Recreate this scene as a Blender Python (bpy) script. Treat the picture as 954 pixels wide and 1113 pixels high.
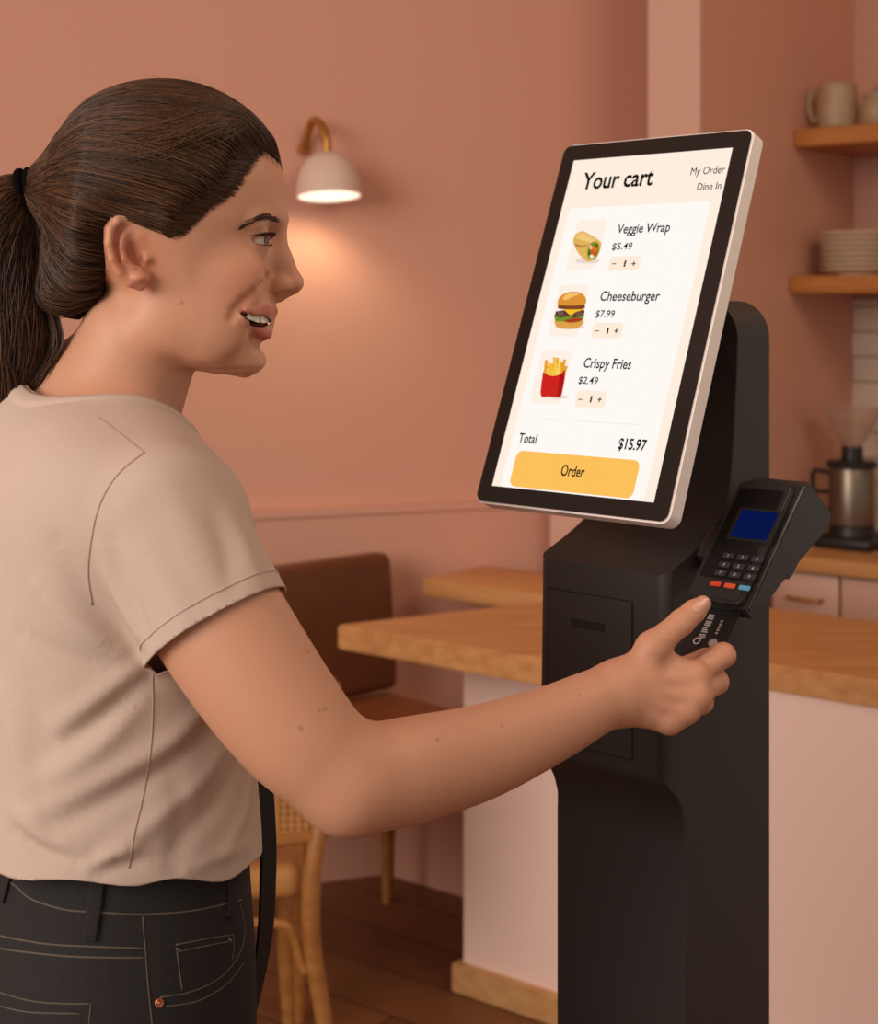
import bpy, bmesh, math, random
import numpy as np
from mathutils import Vector, Matrix
from mathutils.bvhtree import BVHTree
random.seed(7); RNG = np.random.default_rng(11)
for o in list(bpy.data.objects): bpy.data.objects.remove(o)
SC = bpy.context.scene; COL = SC.collection

# ------------------------------------------------------------------ camera, world, light, exposure
FPX, CX, HY, CZ = 1700.0, 477.0, 333.0, 1.5          # the frame is 954 x 1113
cd = bpy.data.cameras.new('camera'); cam = bpy.data.objects.new('camera', cd); COL.objects.link(cam)
cam.location = (0, 0, CZ); cam.rotation_euler = (math.pi/2, 0, 0)
cd.sensor_fit = 'VERTICAL'; cd.sensor_height = 36.0; cd.lens = 36.0*FPX/1113.0
cd.shift_y = -(556.5-HY)/1113.0
cd.clip_start = 0.05
cd.dof.use_dof = True; cd.dof.focus_distance = 1.28; cd.dof.aperture_fstop = 8.5
SC.camera = cam
w = bpy.data.worlds.new('world'); SC.world = w; w.use_nodes = True
w.node_tree.nodes['Background'].inputs[0].default_value = (1.0, 0.84, 0.72, 1)
w.node_tree.nodes['Background'].inputs[1].default_value = 0.48
def area(name, loc, target, sx, sy, power, color):
    l = bpy.data.lights.new(name, 'AREA'); l.shape = 'RECTANGLE'; l.size = sx; l.size_y = sy; l.energy = power; l.color = color
    o = bpy.data.objects.new(name, l); COL.objects.link(o); o.location = loc
    o.rotation_euler = (Vector(target)-Vector(loc)).to_track_quat('-Z', 'Y').to_euler()
    return o
area('key_light', (-3.0, -1.2, 2.5), (0.0, 2.6, 1.2), 2.6, 2.2, 135, (1.0, 0.93, 0.86))  # added soft key, unseen behind the camera's left; stands in for daylight
area('kitchen_fill', (1.5, 1.4, 3.2), (1.0, 3.4, 1.0), 1.4, 1.4, 29, (1.0, 0.82, 0.62))  # added fill without a fitting, brightens the kitchen wall the key misses
SC.view_settings.view_transform = 'Standard'; SC.view_settings.look = 'None'
SC.view_settings.gamma = 1.0; SC.view_settings.exposure = 0.0; SC.view_settings.use_curve_mapping = False

# ------------------------------------------------------------------ helpers
def V(px, py, Y): return np.array([(px-CX)/FPX*Y, Y, CZ-(py-HY)/FPX*Y])
def ray(px, py): return np.array([(px-CX)/FPX, 1.0, -(py-HY)/FPX])
def hit(px, py, p0, n):
    r = ray(px, py); c = np.array([0, 0, CZ]); return c + r*(np.dot(np.asarray(p0)-c, n)/np.dot(r, n))
def onz(px, py, z): Y = (CZ-z)*FPX/(py-HY); return V(px, py, Y)
def srgb(r, g, b):
    f = lambda c: (c/255/12.92 if c/255 <= .04045 else ((c/255+.055)/1.055)**2.4)
    return (f(r), f(g), f(b), 1.0)
def mat(name, col, rough=.5, metal=0.0, noise=None, bump=None, emit=None, spec=None, coat=0, sub=0, trans=0):
    m = bpy.data.materials.new(name); m.use_nodes = True; nt = m.node_tree; b = nt.nodes['Principled BSDF']
    b.inputs['Base Color'].default_value = col; b.inputs['Roughness'].default_value = rough; b.inputs['Metallic'].default_value = metal
    if spec is not None: b.inputs['Specular IOR Level'].default_value = spec
    if coat: b.inputs['Coat Weight'].default_value = coat
    if trans: b.inputs['Transmission Weight'].default_value = trans
    if sub:
        b.inputs['Subsurface Weight'].default_value = sub; b.inputs['Subsurface Scale'].default_value = .012
        b.inputs['Subsurface Radius'].default_value = (1, .35, .2)
    tc = nt.nodes.new('ShaderNodeTexCoord')
    if noise:                      # (scale xyz, amount, second colour)
        sc, amt, c2 = noise
        mp = nt.nodes.new('ShaderNodeMapping'); mp.inputs['Scale'].default_value = sc
        n = nt.nodes.new('ShaderNodeTexNoise'); n.inputs['Scale'].default_value = 1; n.inputs['Detail'].default_value = 6
        mx = nt.nodes.new('ShaderNodeMix'); mx.data_type = 'RGBA'; mr = nt.nodes.new('ShaderNodeMapRange')
        mr.inputs[1].default_value = .3; mr.inputs[2].default_value = .7; mr.inputs[3].default_value = 0; mr.inputs[4].default_value = amt
        nt.links.new(tc.outputs['Object'], mp.inputs[0]); nt.links.new(mp.outputs[0], n.inputs['Vector'])
        nt.links.new(n.outputs[0], mr.inputs[0]); nt.links.new(mr.outputs[0], mx.inputs[0])
        mx.inputs[6].default_value = col; mx.inputs[7].default_value = c2; nt.links.new(mx.outputs[2], b.inputs['Base Color'])
    if bump:                       # (scale, strength)
        n2 = nt.nodes.new('ShaderNodeTexNoise'); n2.inputs['Scale'].default_value = bump[0]; n2.inputs['Detail'].default_value = 4
        bp = nt.nodes.new('ShaderNodeBump'); bp.inputs['Strength'].default_value = bump[1]; bp.inputs['Distance'].default_value = .002
        nt.links.new(tc.outputs['Object'], n2.inputs['Vector']); nt.links.new(n2.outputs[0], bp.inputs['Height']); nt.links.new(bp.outputs[0], b.inputs['Normal'])
    if emit:
        b.inputs['Emission Color'].default_value = emit[0]; b.inputs['Emission Strength'].default_value = emit[1]
    return m
def wood(name, c1, c2, rough=.45):
    return mat(name, c1, rough, noise=((3, 45, 45), 1.0, c2), bump=(60, .05))
def glow(name, col, s=1.0):
    m = mat(name, (0, 0, 0, 1), .6, emit=(col, s), spec=0); return m
def link(name, me, mats, parent=None, smooth=None):
    me.name = name
    o = bpy.data.objects.new(name, me); COL.objects.link(o)
    for m in (mats if isinstance(mats, (list, tuple)) else [mats]): me.materials.append(m)
    if smooth is not None:
        me.shade_smooth() if smooth is True else shade_auto(me, smooth)
    if parent: o.parent = parent
    return o
def shade_auto(me, ang):
    me.shade_smooth(); me.set_sharp_from_angle(angle=math.radians(ang))
def obj(name, bm, mats, parent=None, smooth=35, wn_=False):
    me = bpy.data.meshes.new(name); bmesh.ops.recalc_face_normals(bm, faces=bm.faces); bm.to_mesh(me); bm.free()
    o = link(name, me, mats, parent, smooth)
    if wn_: o.modifiers.new('wn', 'WEIGHTED_NORMAL').keep_sharp = True
    return o
def tag(o, label, cat, group=None, kind=None):
    if label: o['label'] = label
    if cat: o['category'] = cat
    if group: o['group'] = group
    if kind: o['kind'] = kind
    return o
def struct(name, bm, m, smooth=35):
    o = obj(name, bm, m, None, smooth); o['kind'] = 'structure'; return o
def empty(name, loc=(0, 0, 0), rz=0):
    o = bpy.data.objects.new(name, None); COL.objects.link(o); o.location = loc; o.rotation_euler = (0, 0, rz); o.empty_display_size = .05
    return o
def box(bm, lo, hi, bev=0, seg=2, M=None):
    lo = Vector(lo); hi = Vector(hi)
    r = bmesh.ops.create_cube(bm, size=1); vs = r['verts']
    for v in vs: v.co = Vector((lo[i]+(hi[i]-lo[i])*(v.co[i]+.5) for i in range(3)))
    if bev:
        es = {e for v in vs for e in v.link_edges}
        g = bmesh.ops.bevel(bm, geom=list(es), offset=bev, segments=seg, profile=.5, affect='EDGES')
        vs = list({v for f in g['faces'] for v in f.verts} | {v for v in vs if v.is_valid})
    if M is not None:
        for v in vs: v.co = M @ v.co
    return vs
def prism(bm, pts, z0, z1):
    a = [bm.verts.new((p[0], p[1], z0)) for p in pts]; b = [bm.verts.new((p[0], p[1], z1)) for p in pts]
    bm.faces.new(a[::-1]); bm.faces.new(b); n = len(pts)
    for i in range(n): bm.faces.new((a[i], a[(i+1) % n], b[(i+1) % n], b[i]))
    return a+b
def tube(bm, pts, rad, seg=10, flat=None, caps=True):
    """tube along points; rad a number or list; flat = (vector, factor) squashes it along that vector"""
    P = [Vector(p) for p in pts]; n = len(P)
    R = rad if isinstance(rad, (list, tuple, np.ndarray)) else [rad]*n
    T = [(P[min(i+1, n-1)]-P[max(i-1, 0)]).normalized() for i in range(n)]
    N = T[0].orthogonal().normalized(); rings = []
    for i in range(n):
        N = (N - T[i]*N.dot(T[i])).normalized(); B = T[i].cross(N); rg = []
        for k in range(seg):
            a = 2*math.pi*k/seg; d = (N*math.cos(a)+B*math.sin(a))*R[i]
            if flat is not None: fv = Vector(flat[0]).normalized(); d = d - fv*d.dot(fv)*(1-flat[1])
            rg.append(bm.verts.new(P[i]+d))
        rings.append(rg)
    for i in range(n-1):
        for k in range(seg): bm.faces.new((rings[i][k], rings[i][(k+1) % seg], rings[i+1][(k+1) % seg], rings[i+1][k]))
    if caps: bm.faces.new(rings[0][::-1]); bm.faces.new(rings[-1])
def lathe(bm, prof, c=(0, 0, 0), seg=32, M=None):
    rings = []
    for r, z in prof:
        if r < 1e-6: rings.append([bm.verts.new((c[0], c[1], c[2]+z))])
        else: rings.append([bm.verts.new((c[0]+r*math.cos(2*math.pi*k/seg), c[1]+r*math.sin(2*math.pi*k/seg), c[2]+z)) for k in range(seg)])
    for a, b in zip(rings, rings[1:]):
        for k in range(seg):
            k2 = (k+1) % seg
            if len(a) == 1 and len(b) == 1: continue
            if len(a) == 1: bm.faces.new((a[0], b[k], b[k2]))
            elif len(b) == 1: bm.faces.new((a[k], a[k2], b[0]))
            else: bm.faces.new((a[k], a[k2], b[k2], b[k]))
    if M is not None:
        for rg in rings:
            for v in rg: v.co = M @ v.co
def spline(pts, n=8):
    P = [np.array(p, float) for p in pts]; P = [2*P[0]-P[1]]+P+[2*P[-1]-P[-2]]; out = []
    for i in range(1, len(P)-2):
        for k in range(n):
            t = k/n; a, b, c, d = P[i-1:i+3]
            out.append(.5*(2*b+(c-a)*t+(2*a-5*b+4*c-d)*t*t+(3*b-a-3*c+d)*t**3))
    out.append(P[-2]); return out
# ------------------------------------------------------------------ materials of the room
M_wall = mat('plaster terracotta', srgb(214, 160, 136), .85, noise=((1.5, 1.5, 1.5), .25, srgb(208, 152, 128)), bump=(140, .12))
M_pink = mat('plaster pale pink', srgb(212, 168, 148), .8, noise=((1.2, 1.2, 1.2), .25, srgb(206, 160, 140)), bump=(140, .08))
M_cpink = mat('counter paint pale pink', srgb(244, 212, 198), .7, bump=(140, .06))
M_kit = mat('plaster rose', srgb(196, 146, 124), .8, bump=(140, .08))
M_oak = wood('oak worktop', srgb(212, 156, 98), srgb(188, 128, 72))
M_oakedge = wood('oak edge', srgb(208, 160, 106), srgb(190, 138, 86))
M_shelf = wood('shelf wood', srgb(190, 126, 64), srgb(168, 104, 48))
M_chairwood = wood('bentwood', srgb(176, 118, 60), srgb(148, 94, 42))
M_cane = mat('cane weave', srgb(186, 130, 72), .6, bump=(300, .3))
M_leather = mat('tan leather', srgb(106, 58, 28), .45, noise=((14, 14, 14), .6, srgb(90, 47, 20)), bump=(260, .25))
M_cab = mat('cabinet front', srgb(204, 162, 140), .5, bump=(90, .03))
M_brass = mat('brass', srgb(176, 122, 60), .35, .7, bump=(40, .02))
M_shade = mat('lamp shade', srgb(222, 196, 178), .5, bump=(60, .03))
M_stone = mat('stoneware', srgb(232, 212, 186), .45, noise=((60, 60, 60), .5, srgb(214, 190, 164)), bump=(80, .08))
M_jug = mat('jug stoneware', srgb(166, 138, 106), .45, noise=((50, 50, 50), .5, srgb(140, 112, 82)), bump=(80, .08))
M_steel = mat('steel', srgb(128, 114, 100), .36, .9, bump=(30, .02))
M_blackp = mat('black plastic', srgb(24, 20, 18), .45, bump=(200, .05))
M_glass = mat('smoked glass', (.9, .8, .72, 1), .08, trans=.9)
def floor_mat():
    m = mat('floor planks', srgb(120, 74, 42), .5); nt = m.node_tree; b = nt.nodes['Principled BSDF']
    tc = nt.nodes.new('ShaderNodeTexCoord'); mp = nt.nodes.new('ShaderNodeMapping'); mp.inputs['Rotation'].default_value = (0, 0, .66)
    br = nt.nodes.new('ShaderNodeTexBrick'); br.inputs['Scale'].default_value = 1; br.inputs['Brick Width'].default_value = 1.4; br.inputs['Row Height'].default_value = .17
    br.inputs['Mortar Size'].default_value = .003; br.inputs['Color1'].default_value = srgb(142, 90, 52); br.inputs['Color2'].default_value = srgb(126, 78, 44); br.inputs['Mortar'].default_value = srgb(66, 38, 20)
    n = nt.nodes.new('ShaderNodeTexNoise'); mp2 = nt.nodes.new('ShaderNodeMapping'); mp2.inputs['Scale'].default_value = (2, 30, 1); mp2.inputs['Rotation'].default_value = (0, 0, .66)
    mx = nt.nodes.new('ShaderNodeMix'); mx.data_type = 'RGBA'; mx.blend_type = 'MULTIPLY'; mx.inputs[0].default_value = .5
    nt.links.new(tc.outputs['Object'], mp.inputs[0]); nt.links.new(mp.outputs[0], br.inputs[0]); nt.links.new(tc.outputs['Object'], mp2.inputs[0])
    nt.links.new(mp2.outputs[0], n.inputs['Vector']); nt.links.new(br.outputs[0], mx.inputs[6]); nt.links.new(n.outputs[0], mx.inputs[7]); nt.links.new(mx.outputs[2], b.inputs['Base Color'])
    return m
def tile_mat():
    m = mat('wall tile', srgb(206, 186, 168), .3); nt = m.node_tree; b = nt.nodes['Principled BSDF']
    tc = nt.nodes.new('ShaderNodeTexCoord'); br = nt.nodes.new('ShaderNodeTexBrick'); br.inputs['Scale'].default_value = 1
    br.inputs['Brick Width'].default_value = .2; br.inputs['Row Height'].default_value = .075; br.inputs['Mortar Size'].default_value = .004
    br.inputs['Color1'].default_value = srgb(206, 186, 168); br.inputs['Color2'].default_value = srgb(198, 176, 158); br.inputs['Mortar'].default_value = srgb(160, 136, 116)
    sx = nt.nodes.new('ShaderNodeSeparateXYZ'); cx = nt.nodes.new('ShaderNodeCombineXYZ')
    nt.links.new(tc.outputs['Object'], sx.inputs[0]); nt.links.new(sx.outputs[0], cx.inputs[0]); nt.links.new(sx.outputs[2], cx.inputs[1])
    nt.links.new(cx.outputs[0], br.inputs[0]); nt.links.new(br.outputs[0], b.inputs['Base Color'])
    return m
# ------------------------------------------------------------------ the shell
ZC = 3.4
wd = np.array([.94, .33]); wd /= np.linalg.norm(wd); wn = np.array([wd[1], -wd[0]])      # back wall direction, and its normal into the room
W0 = np.array([-.164, 4.15])                                                            # a point on the foot of the back wall
cdir = np.array([.788, -.615]); cn = np.array([.615, .788])                             # counter direction (towards the right, nearer) and depth
PC = np.array([.657, 3.94])                                                             # pillar's right corner
KC = np.array([1.247, 4.70])                                                            # kitchen inner corner
def q2(*ps): return [tuple(p) for p in ps]
bm = bmesh.new(); box(bm, (-5, -3, -.1), (6, 9, 0)); struct('floor', bm, floor_mat())
bm = bmesh.new(); box(bm, (-5, -.4, ZC), (6, 9, ZC+.1)); struct('ceiling', bm, M_pink)
a, b = W0-wd*4.5, W0+wd*1.05
bm = bmesh.new(); prism(bm, q2(a, b, b-wn*.15, a-wn*.15), 0, ZC); struct('wall_back', bm, M_wall)
b2 = W0+wd*.62
bm = bmesh.new(); prism(bm, q2(a+wn*.025, b2+wn*.025, b2, a), 0, .955); prism(bm, q2(a+wn*.035, b2+wn*.035, b2, a), .955, .975); struct('trim_1', bm, M_wall)
# pillar with a low pale wall running on to the left of it
p0, p1 = PC, PC-cdir*.15
bm = bmesh.new(); prism(bm, q2(p1, p0, p0+cn*.02, p1+cn*.02), 0, ZC); struct('wall_pillar', bm, M_pink)
p2 = PC-cdir*.4527
bm = bmesh.new(); prism(bm, q2(p2, p1, p1+cn*.1, p2+cn*.1), 0, 1.13); struct('wall_low', bm, M_pink)
# side wall of the kitchen, then its back wall
bm = bmesh.new(); prism(bm, q2(p0-cdir*.149+cn*.021, p0+cn*.021, KC, KC-cdir*.15), 0, ZC); struct('wall_side', bm, M_wall)
e = KC+cdir*2.2
bm = bmesh.new(); prism(bm, q2(KC-cdir*.15, e, e+cn*.15, KC-cdir*.15+cn*.15), 0, ZC); struct('wall_kitchen', bm, M_kit)
RZ = math.atan2(cdir[1], cdir[0])
bm = bmesh.new(); box(bm, (0, -.012, .82), (2.2, -.0005, 1.52)); t = struct('wall_tiles', bm, tile_mat()); t.location = (KC[0], KC[1], 0); t.rotation_euler = (0, 0, RZ)
# low plinth in the corner below the leather seat
c0 = W0+wn*.002
bm = bmesh.new(); prism(bm, q2(c0, c0+cdir*.75, c0+cdir*.75+cn*.12, c0+cn*.12), 0, .22); struct('trim_2', bm, M_wall)

# ------------------------------------------------------------------ counter
HT = .82
T0 = onz(366, 679, HT)[:2]
Rr = onz(838, 722, HT)[:2]
off = np.dot(Rr-T0, cn)
jog = T0+cdir*.74
bk = np.array([.478, 3.742]); rb = np.array([.75, 3.53])
top = [T0, jog, jog+cn*off, Rr+cdir*1.2, rb+cdir*1.2, bk]
bm = bmesh.new(); prism(bm, top, HT-.052, HT)
bmesh.ops.recalc_face_normals(bm, faces=bm.faces)
bmesh.ops.bevel(bm, geom=[e for e in bm.edges], offset=.004, segments=2, affect='EDGES')
wt = obj('worktop', bm, M_oak); tag(wt, 'pale oak counter worktop with an overhanging left end, behind the kiosk', 'worktop')
bc = hit(502, 900, [Rr[0], Rr[1], 0], np.array([cn[0], cn[1], 0]))[:2]
basep = [bc, Rr+cdir*1.2-cn*0, rb+cdir*1.2-cn*.03, bc+cn*.38]
bm = bmesh.new(); prism(bm, [p+cn*.006 for p in basep], 0, HT-.0525); cb = obj('counter_base', bm, M_cpink)
tag(cb, 'pale pink painted counter base under the overhanging oak worktop', 'counter')
bm = bmesh.new(); s0 = bc-cdir*.018-cn*.016; prism(bm, [s0, Rr+cdir*1.2-cn*.016, Rr+cdir*1.2+cn*.005, bc+cn*.005-cdir*.001, bc+cn*.3-cdir*.001, s0+cn*.3], 0, .062)
bmesh.ops.bevel(bm, geom=[e for e in bm.edges], offset=.003, segments=2, affect='EDGES')
obj('kickboard', bm, M_oakedge, cb)

# ------------------------------------------------------------------ kitchen units along the far wall (local x along the wall, -y into the room)
K0 = (KC[0], KC[1], 0)
def klocal(px, py, n_off):      # pixel on the plane parallel to the kitchen wall, n_off in front of it
    p = hit(px, py, [KC[0]-cn[0]*n_off, KC[1]-cn[1]*n_off, 0], np.array([cn[0], cn[1], 0])); d = p[:2]-KC
    return float(np.dot(d, cdir)), float(p[2])
D = .56
xz = klocal(900, 612, D); ZK = klocal(905, 590, D-.05)[1]; ZK = .835
seam = klocal(916, 640, D)[0]
def kthing(name, x=0, y=0, z=0):
    o = empty(name, (KC[0]+cdir[0]*x-cn[0]*y*-1, KC[1]+cdir[1]*x+cn[1]*y, z), RZ); return o
cab = kthing('drawer_cabinet'); tag(cab, 'pink kitchen base cabinet with flat drawer fronts behind the counter', 'cabinet')
bm = bmesh.new(); box(bm, (.01, -D, .1), (2.0, -.01, ZK-.04)); box(bm, (.01, -D+.05, 0), (2.0, -.01, .1)); obj('carcass', bm, M_cab, cab)
for i in range(3):
    x0 = seam-.5+i*.5
    for z0, z1 in ((ZK-.20, ZK-.05), (.42, ZK-.208), (.11, .412)):
        if x0 < .01: xa = .015
        else: xa = x0+.004
        bm = bmesh.new(); box(bm, (xa, -D-.02, z0), (x0+.496, -D-.0005, z1), .002); dr = obj('drawer', bm, M_cab, cab)
        bm = bmesh.new(); xm = (xa+x0+.496)/2; zz = (z0+z1)/2+.01
        tube(bm, [(xm-.05, -D-.0195, zz), (xm-.045, -D-.035, zz), (xm, -D-.04, zz), (xm+.045, -D-.035, zz), (xm+.05, -D-.0195, zz)], .006, 8); obj('drawer_handle', bm, M_brass, dr)
kt = kthing('kitchen_worktop'); tag(kt, 'oak worktop along the far kitchen wall carrying the coffee grinder', 'worktop')
bm = bmesh.new(); box(bm, (.004, -D-.04, ZK-.04), (2.0, -.013, ZK), .004); obj('slab', bm, M_oak, kt)
def shelf(px, ytop, ybot, dep, label):
    x0, z1 = klocal(px, ytop, dep); _, z0 = klocal(px, ybot, dep)
    s = kthing('wall_shelf'); tag(s, label, 'shelf', 'floating wooden shelves on the kitchen wall')
    bm = bmesh.new(); box(bm, (.004, -dep, z0), (2.0, -.002, z1), .004); obj('board', bm, M_shelf, s); return z1
zu = shelf(857, 141, 160, .42, 'upper floating wooden shelf with a stoneware jug on it')
zl = shelf(852, 300, 319, .45, 'lower floating wooden shelf with the stack of plates on it')
# jug and jar on the upper shelf
def kpos(px, n_off):
    x = klocal(px, 333, n_off)[0]; return x, -n_off
x, y = kpos(910, .34)
j = kthing('jug', x, y, zu); tag(j, 'brown stoneware jug with a side handle on the upper shelf', 'jug')
bm = bmesh.new(); lathe(bm, [(0, 0), (.046, 0), (.053, .006), (.057, .05), (.055, .1), (.05, .125), (.047, .126), (.05, .1), (.052, .05), (.046, .01), (0, .01)]); obj('jug_body', bm, M_jug, j)
bm = bmesh.new(); tube(bm, spline([(-.053, 0, .105), (-.075, 0, .112), (-.084, 0, .075), (-.074, 0, .035), (-.054, 0, .03)], 5), .008, 8); obj('handle', bm, M_jug, j)
x, y = kpos(954, .33)
j = kthing('lidded_jar', x, y, zu); tag(j, 'small brown lidded stoneware jar beside the jug on the upper shelf', 'jar')
bm = bmesh.new(); lathe(bm, [(0, 0), (.04, 0), (.047, .01), (.048, .05), (.04, .078), (.036, .082), (0, .082)]); obj('jar_body', bm, M_jug, j)
bm = bmesh.new(); lathe(bm, [(.0, .0825), (.039, .0825), (.039, .09), (.015, .098), (.008, .1), (.012, .112), (0, .116)]); obj('lid', bm, M_jug, j)
# plates
x, y = kpos(934, .31)
pl0 = None; zp = zl+.001
for k in range(8):
    if pl0 is None:
        bm = bmesh.new(); lathe(bm, [(0, 0), (.06, 0), (.062, .004), (.1, .013), (.107, .0165), (.108, .019), (.105, .019), (.06, .0085), (0, .0075)], seg=40)
        pl0 = o = obj('plate', bm, M_stone)
    else: o = pl0.copy(); COL.objects.link(o)
    o.location = (KC[0]+cdir[0]*x+cn[0]*y, KC[1]+cdir[1]*x+cn[1]*y, zp); o.rotation_euler = (0, 0, k*.7); zp += .0145
    nm = ['lowest', 'second from the bottom', 'third from the bottom', 'fourth from the bottom', 'fourth from the top', 'third from the top', 'second from the top', 'topmost'][k]
    tag(o, 'stoneware plate, %s in the stack on the lower shelf' % nm, 'plate', 'stacked plates on the lower shelf')
# coffee grinder
x, y = kpos(926, .36)
g = kthing('coffee_grinder', x, y, ZK); tag(g, 'steel coffee grinder with black base and clear hopper on the far worktop', 'grinder')
bm = bmesh.new(); box(bm, (-.085, -.08, 0), (.085, .09, .035), .012, 3); lathe(bm, [(0, .03), (.066, .03), (.062, .06), (.056, .064), (0, .064)]); obj('base', bm, M_blackp, g)
bm = bmesh.new(); lathe(bm, [(0, .064), (.062, .064), (.063, .07), (.063, .215), (.06, .222), (0, .222)]); obj('motor_housing', bm, M_steel, g)
bm = bmesh.new(); lathe(bm, [(0, .222), (.07, .222), (.071, .23), (.066, .238), (.03, .24), (.029, .278), (0, .278)]); obj('collar', bm, M_blackp, g)
bm = bmesh.new(); lathe(bm, [(.027, .279), (.032, .285), (.085, .385), (.088, .388), (.084, .388), (.03, .290), (.024, .279)]); obj('hopper', bm, M_glass, g)
bm = bmesh.new(); tube(bm, [(-.058, -.02, .205), (-.1, -.025, .208), (-.105, -.025, .2), (-.105, -.025, .1), (-.1, -.025, .095), (-.058, -.02, .1)], .007, 8); tube(bm, [(-.06, -.02, .15), (-.1, -.025, .15)], .006, 8); obj('handle', bm, M_blackp, g)

# ------------------------------------------------------------------ wall lamp
def onwall(px, py, off): return hit(px, py, [W0[0]+wn[0]*off, W0[1]+wn[1]*off, 0], np.array([wn[0], wn[1], 0]))
LO = .13
lc = onwall(357.5, 214, LO); tp = onwall(352, 166, LO)
rt = onwall(392, 214, LO); rl = abs(np.dot((rt-lc)[:2], wd))
lamp = empty('wall_lamp', tuple(lc), math.atan2(wd[1], wd[0])); tag(lamp, 'lit wall lamp with a pale dome shade on a curved brass arm', 'lamp')
H = tp[2]-lc[2]; LT = Matrix.Rotation(math.radians(-8), 4, 'X')
sh = [(.016, H+.002), (.03, H), (rl*.62, H*.88), (rl*.82, H*.68), (rl*.94, H*.4), (rl, 0.0)]
bm = bmesh.new(); lathe(bm, [(0, H+.002)]+sh+[(rl-.004, .0), (rl*.9, H*.4), (rl*.78, H*.66), (rl*.55, H*.84), (0, H*.92)], seg=48, M=LT); obj('lamp_shade', bm, M_shade, lamp)
bm = bmesh.new(); lathe(bm, [(0, .004), (rl-.0045, .004), (rl-.0045, .009), (0, .009)], seg=40, M=LT); obj('diffuser', bm, glow('lamp glow', (1.0, .80, .60, 1), 1.6), lamp)
bm = bmesh.new(); tube(bm, spline([(0, .016, H-.004), (-.002, .02, H+.04), (-.012, .04, H+.078), (-.024, .075, H+.086), (-.032, .10, H+.05), (-.034, LO-.012, H+.02)], 6), .011, 12); obj('arm', bm, M_brass, lamp)
bm = bmesh.new(); lathe(bm, [(0, 0), (.017, 0), (.017, .008), (.014, .012), (0, .012)], M=Matrix.Translation((-.034, LO-.001, H+.02)) @ Matrix.Rotation(math.pi/2, 4, 'X')); obj('wall_plate', bm, M_brass, lamp)
pl = bpy.data.lights.new('bulb', 'SPOT'); pl.energy = 4.5; pl.color = (1, .80, .55); pl.spot_size = math.radians(166); pl.spot_blend = .6; pl.shadow_soft_size = .05
po = bpy.data.objects.new('bulb', pl); COL.objects.link(po); po.parent = lamp; po.location = (0, -.002, -.004); po.rotation_euler = (math.radians(-6), math.radians(14), 0)

# ------------------------------------------------------------------ small table behind, leather chair, cane chair
TZ = .80
t0 = onz(460, 629, TZ)[:2]
tb = empty('cafe_table', (t0[0], t0[1], 0), RZ); tag(tb, 'small oak table standing in front of the back wall behind the counter', 'table')
bm = bmesh.new(); box(bm, (0, 0, TZ-.045), (.46, .26, TZ), .004); obj('tabletop', bm, M_oak, tb)
bm = bmesh.new(); box(bm, (.25, .02, TZ-.065), (.42, .24, TZ-.0455), .002); tube(bm, [(.33, .13, 0.02), (.33, .13, TZ-.06)], .025, 16); lathe(bm, [(0, 0), (.12, 0), (.12, .008), (.03, .022), (0, .022)], (.33, .13, 0)); obj('pedestal', bm, M_blackp, tb)

cw = np.array([.74, .67]); cw /= np.linalg.norm(cw)
sb = onz(421, 748, .52)[:2]
lch = empty('leather_chair', (sb[0], sb[1], 0), math.atan2(cw[1], cw[0]))    # local x to its right, -y forwards; origin at the seat's rear right corner
tag(lch, 'tan leather chair with a padded back standing against the back wall', 'chair')
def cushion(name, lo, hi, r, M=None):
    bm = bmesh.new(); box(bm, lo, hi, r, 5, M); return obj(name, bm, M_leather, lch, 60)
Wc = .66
cushion('seat', (-Wc, -.48, .42), (.0, -.0, .52), .03); bpy.data.objects['seat'].data.materials[0] = mat('seat leather lit tone', srgb(150, 88, 50), .45, noise=((14, 14, 14), .6, srgb(132, 74, 38)), bump=(260, .25))  # seat gets a lighter leather: light falling on its top, put into the colour
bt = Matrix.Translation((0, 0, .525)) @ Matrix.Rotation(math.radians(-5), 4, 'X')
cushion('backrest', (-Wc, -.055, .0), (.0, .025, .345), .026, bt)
bm = bmesh.new(); box(bm, (-Wc+.02, -.46, .385), (-.02, -.02, .419), .004); obj('seat_frame', bm, M_chairwood, lch)
for lx, ly in ((-.05, -.06), (-Wc+.05, -.06), (-.05, -.43), (-Wc+.05, -.43)):
    bm = bmesh.new(); tube(bm, [(lx, ly, .386), (lx*1.0, ly, 0)], [.024, .014], 14); obj('leg', bm, M_chairwood, lch)

CY = 2.87
cc = empty('cane_chair', (V(350, 900, CY)[0], CY, 0), math.radians(4)); tag(cc, 'bentwood cafe chair with a woven cane back, behind the woman', 'chair')
zz = lambda py: CZ-(py-HY)/FPX*CY
xx = lambda px: (px-350)/FPX*CY
WC = .42
def post(side):
    pts = [(xx(362), .035, .80), (xx(360), .025, zz(840)), (xx(351), .01, zz(890)), (xx(342), 0, zz(930)), (xx(338), -.005, zz(978)), (xx(340), 0, zz(1035)), (xx(352), .0, zz(1110)), (xx(366), -.02, 0.002)]
    pts = spline(pts, 6)
    if side < 0: pts = [(-WC-p[0]-.03, p[1], p[2]) for p in pts]
    bm = bmesh.new(); n = len(pts); tube(bm, pts, [.0145+.003*math.sin(math.pi*i/(n-1)) for i in range(n)], 12); return obj('rear_leg', bm, M_chairwood, cc)
post(1); post(-1)
bm = bmesh.new(); tube(bm, spline([(xx(346), .008, zz(911)), (-.2, -.004, zz(916)), (-WC-.03-xx(346), .008, zz(911))], 8), .011, 10); obj('back_rail', bm, M_chairwood, cc)
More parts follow.
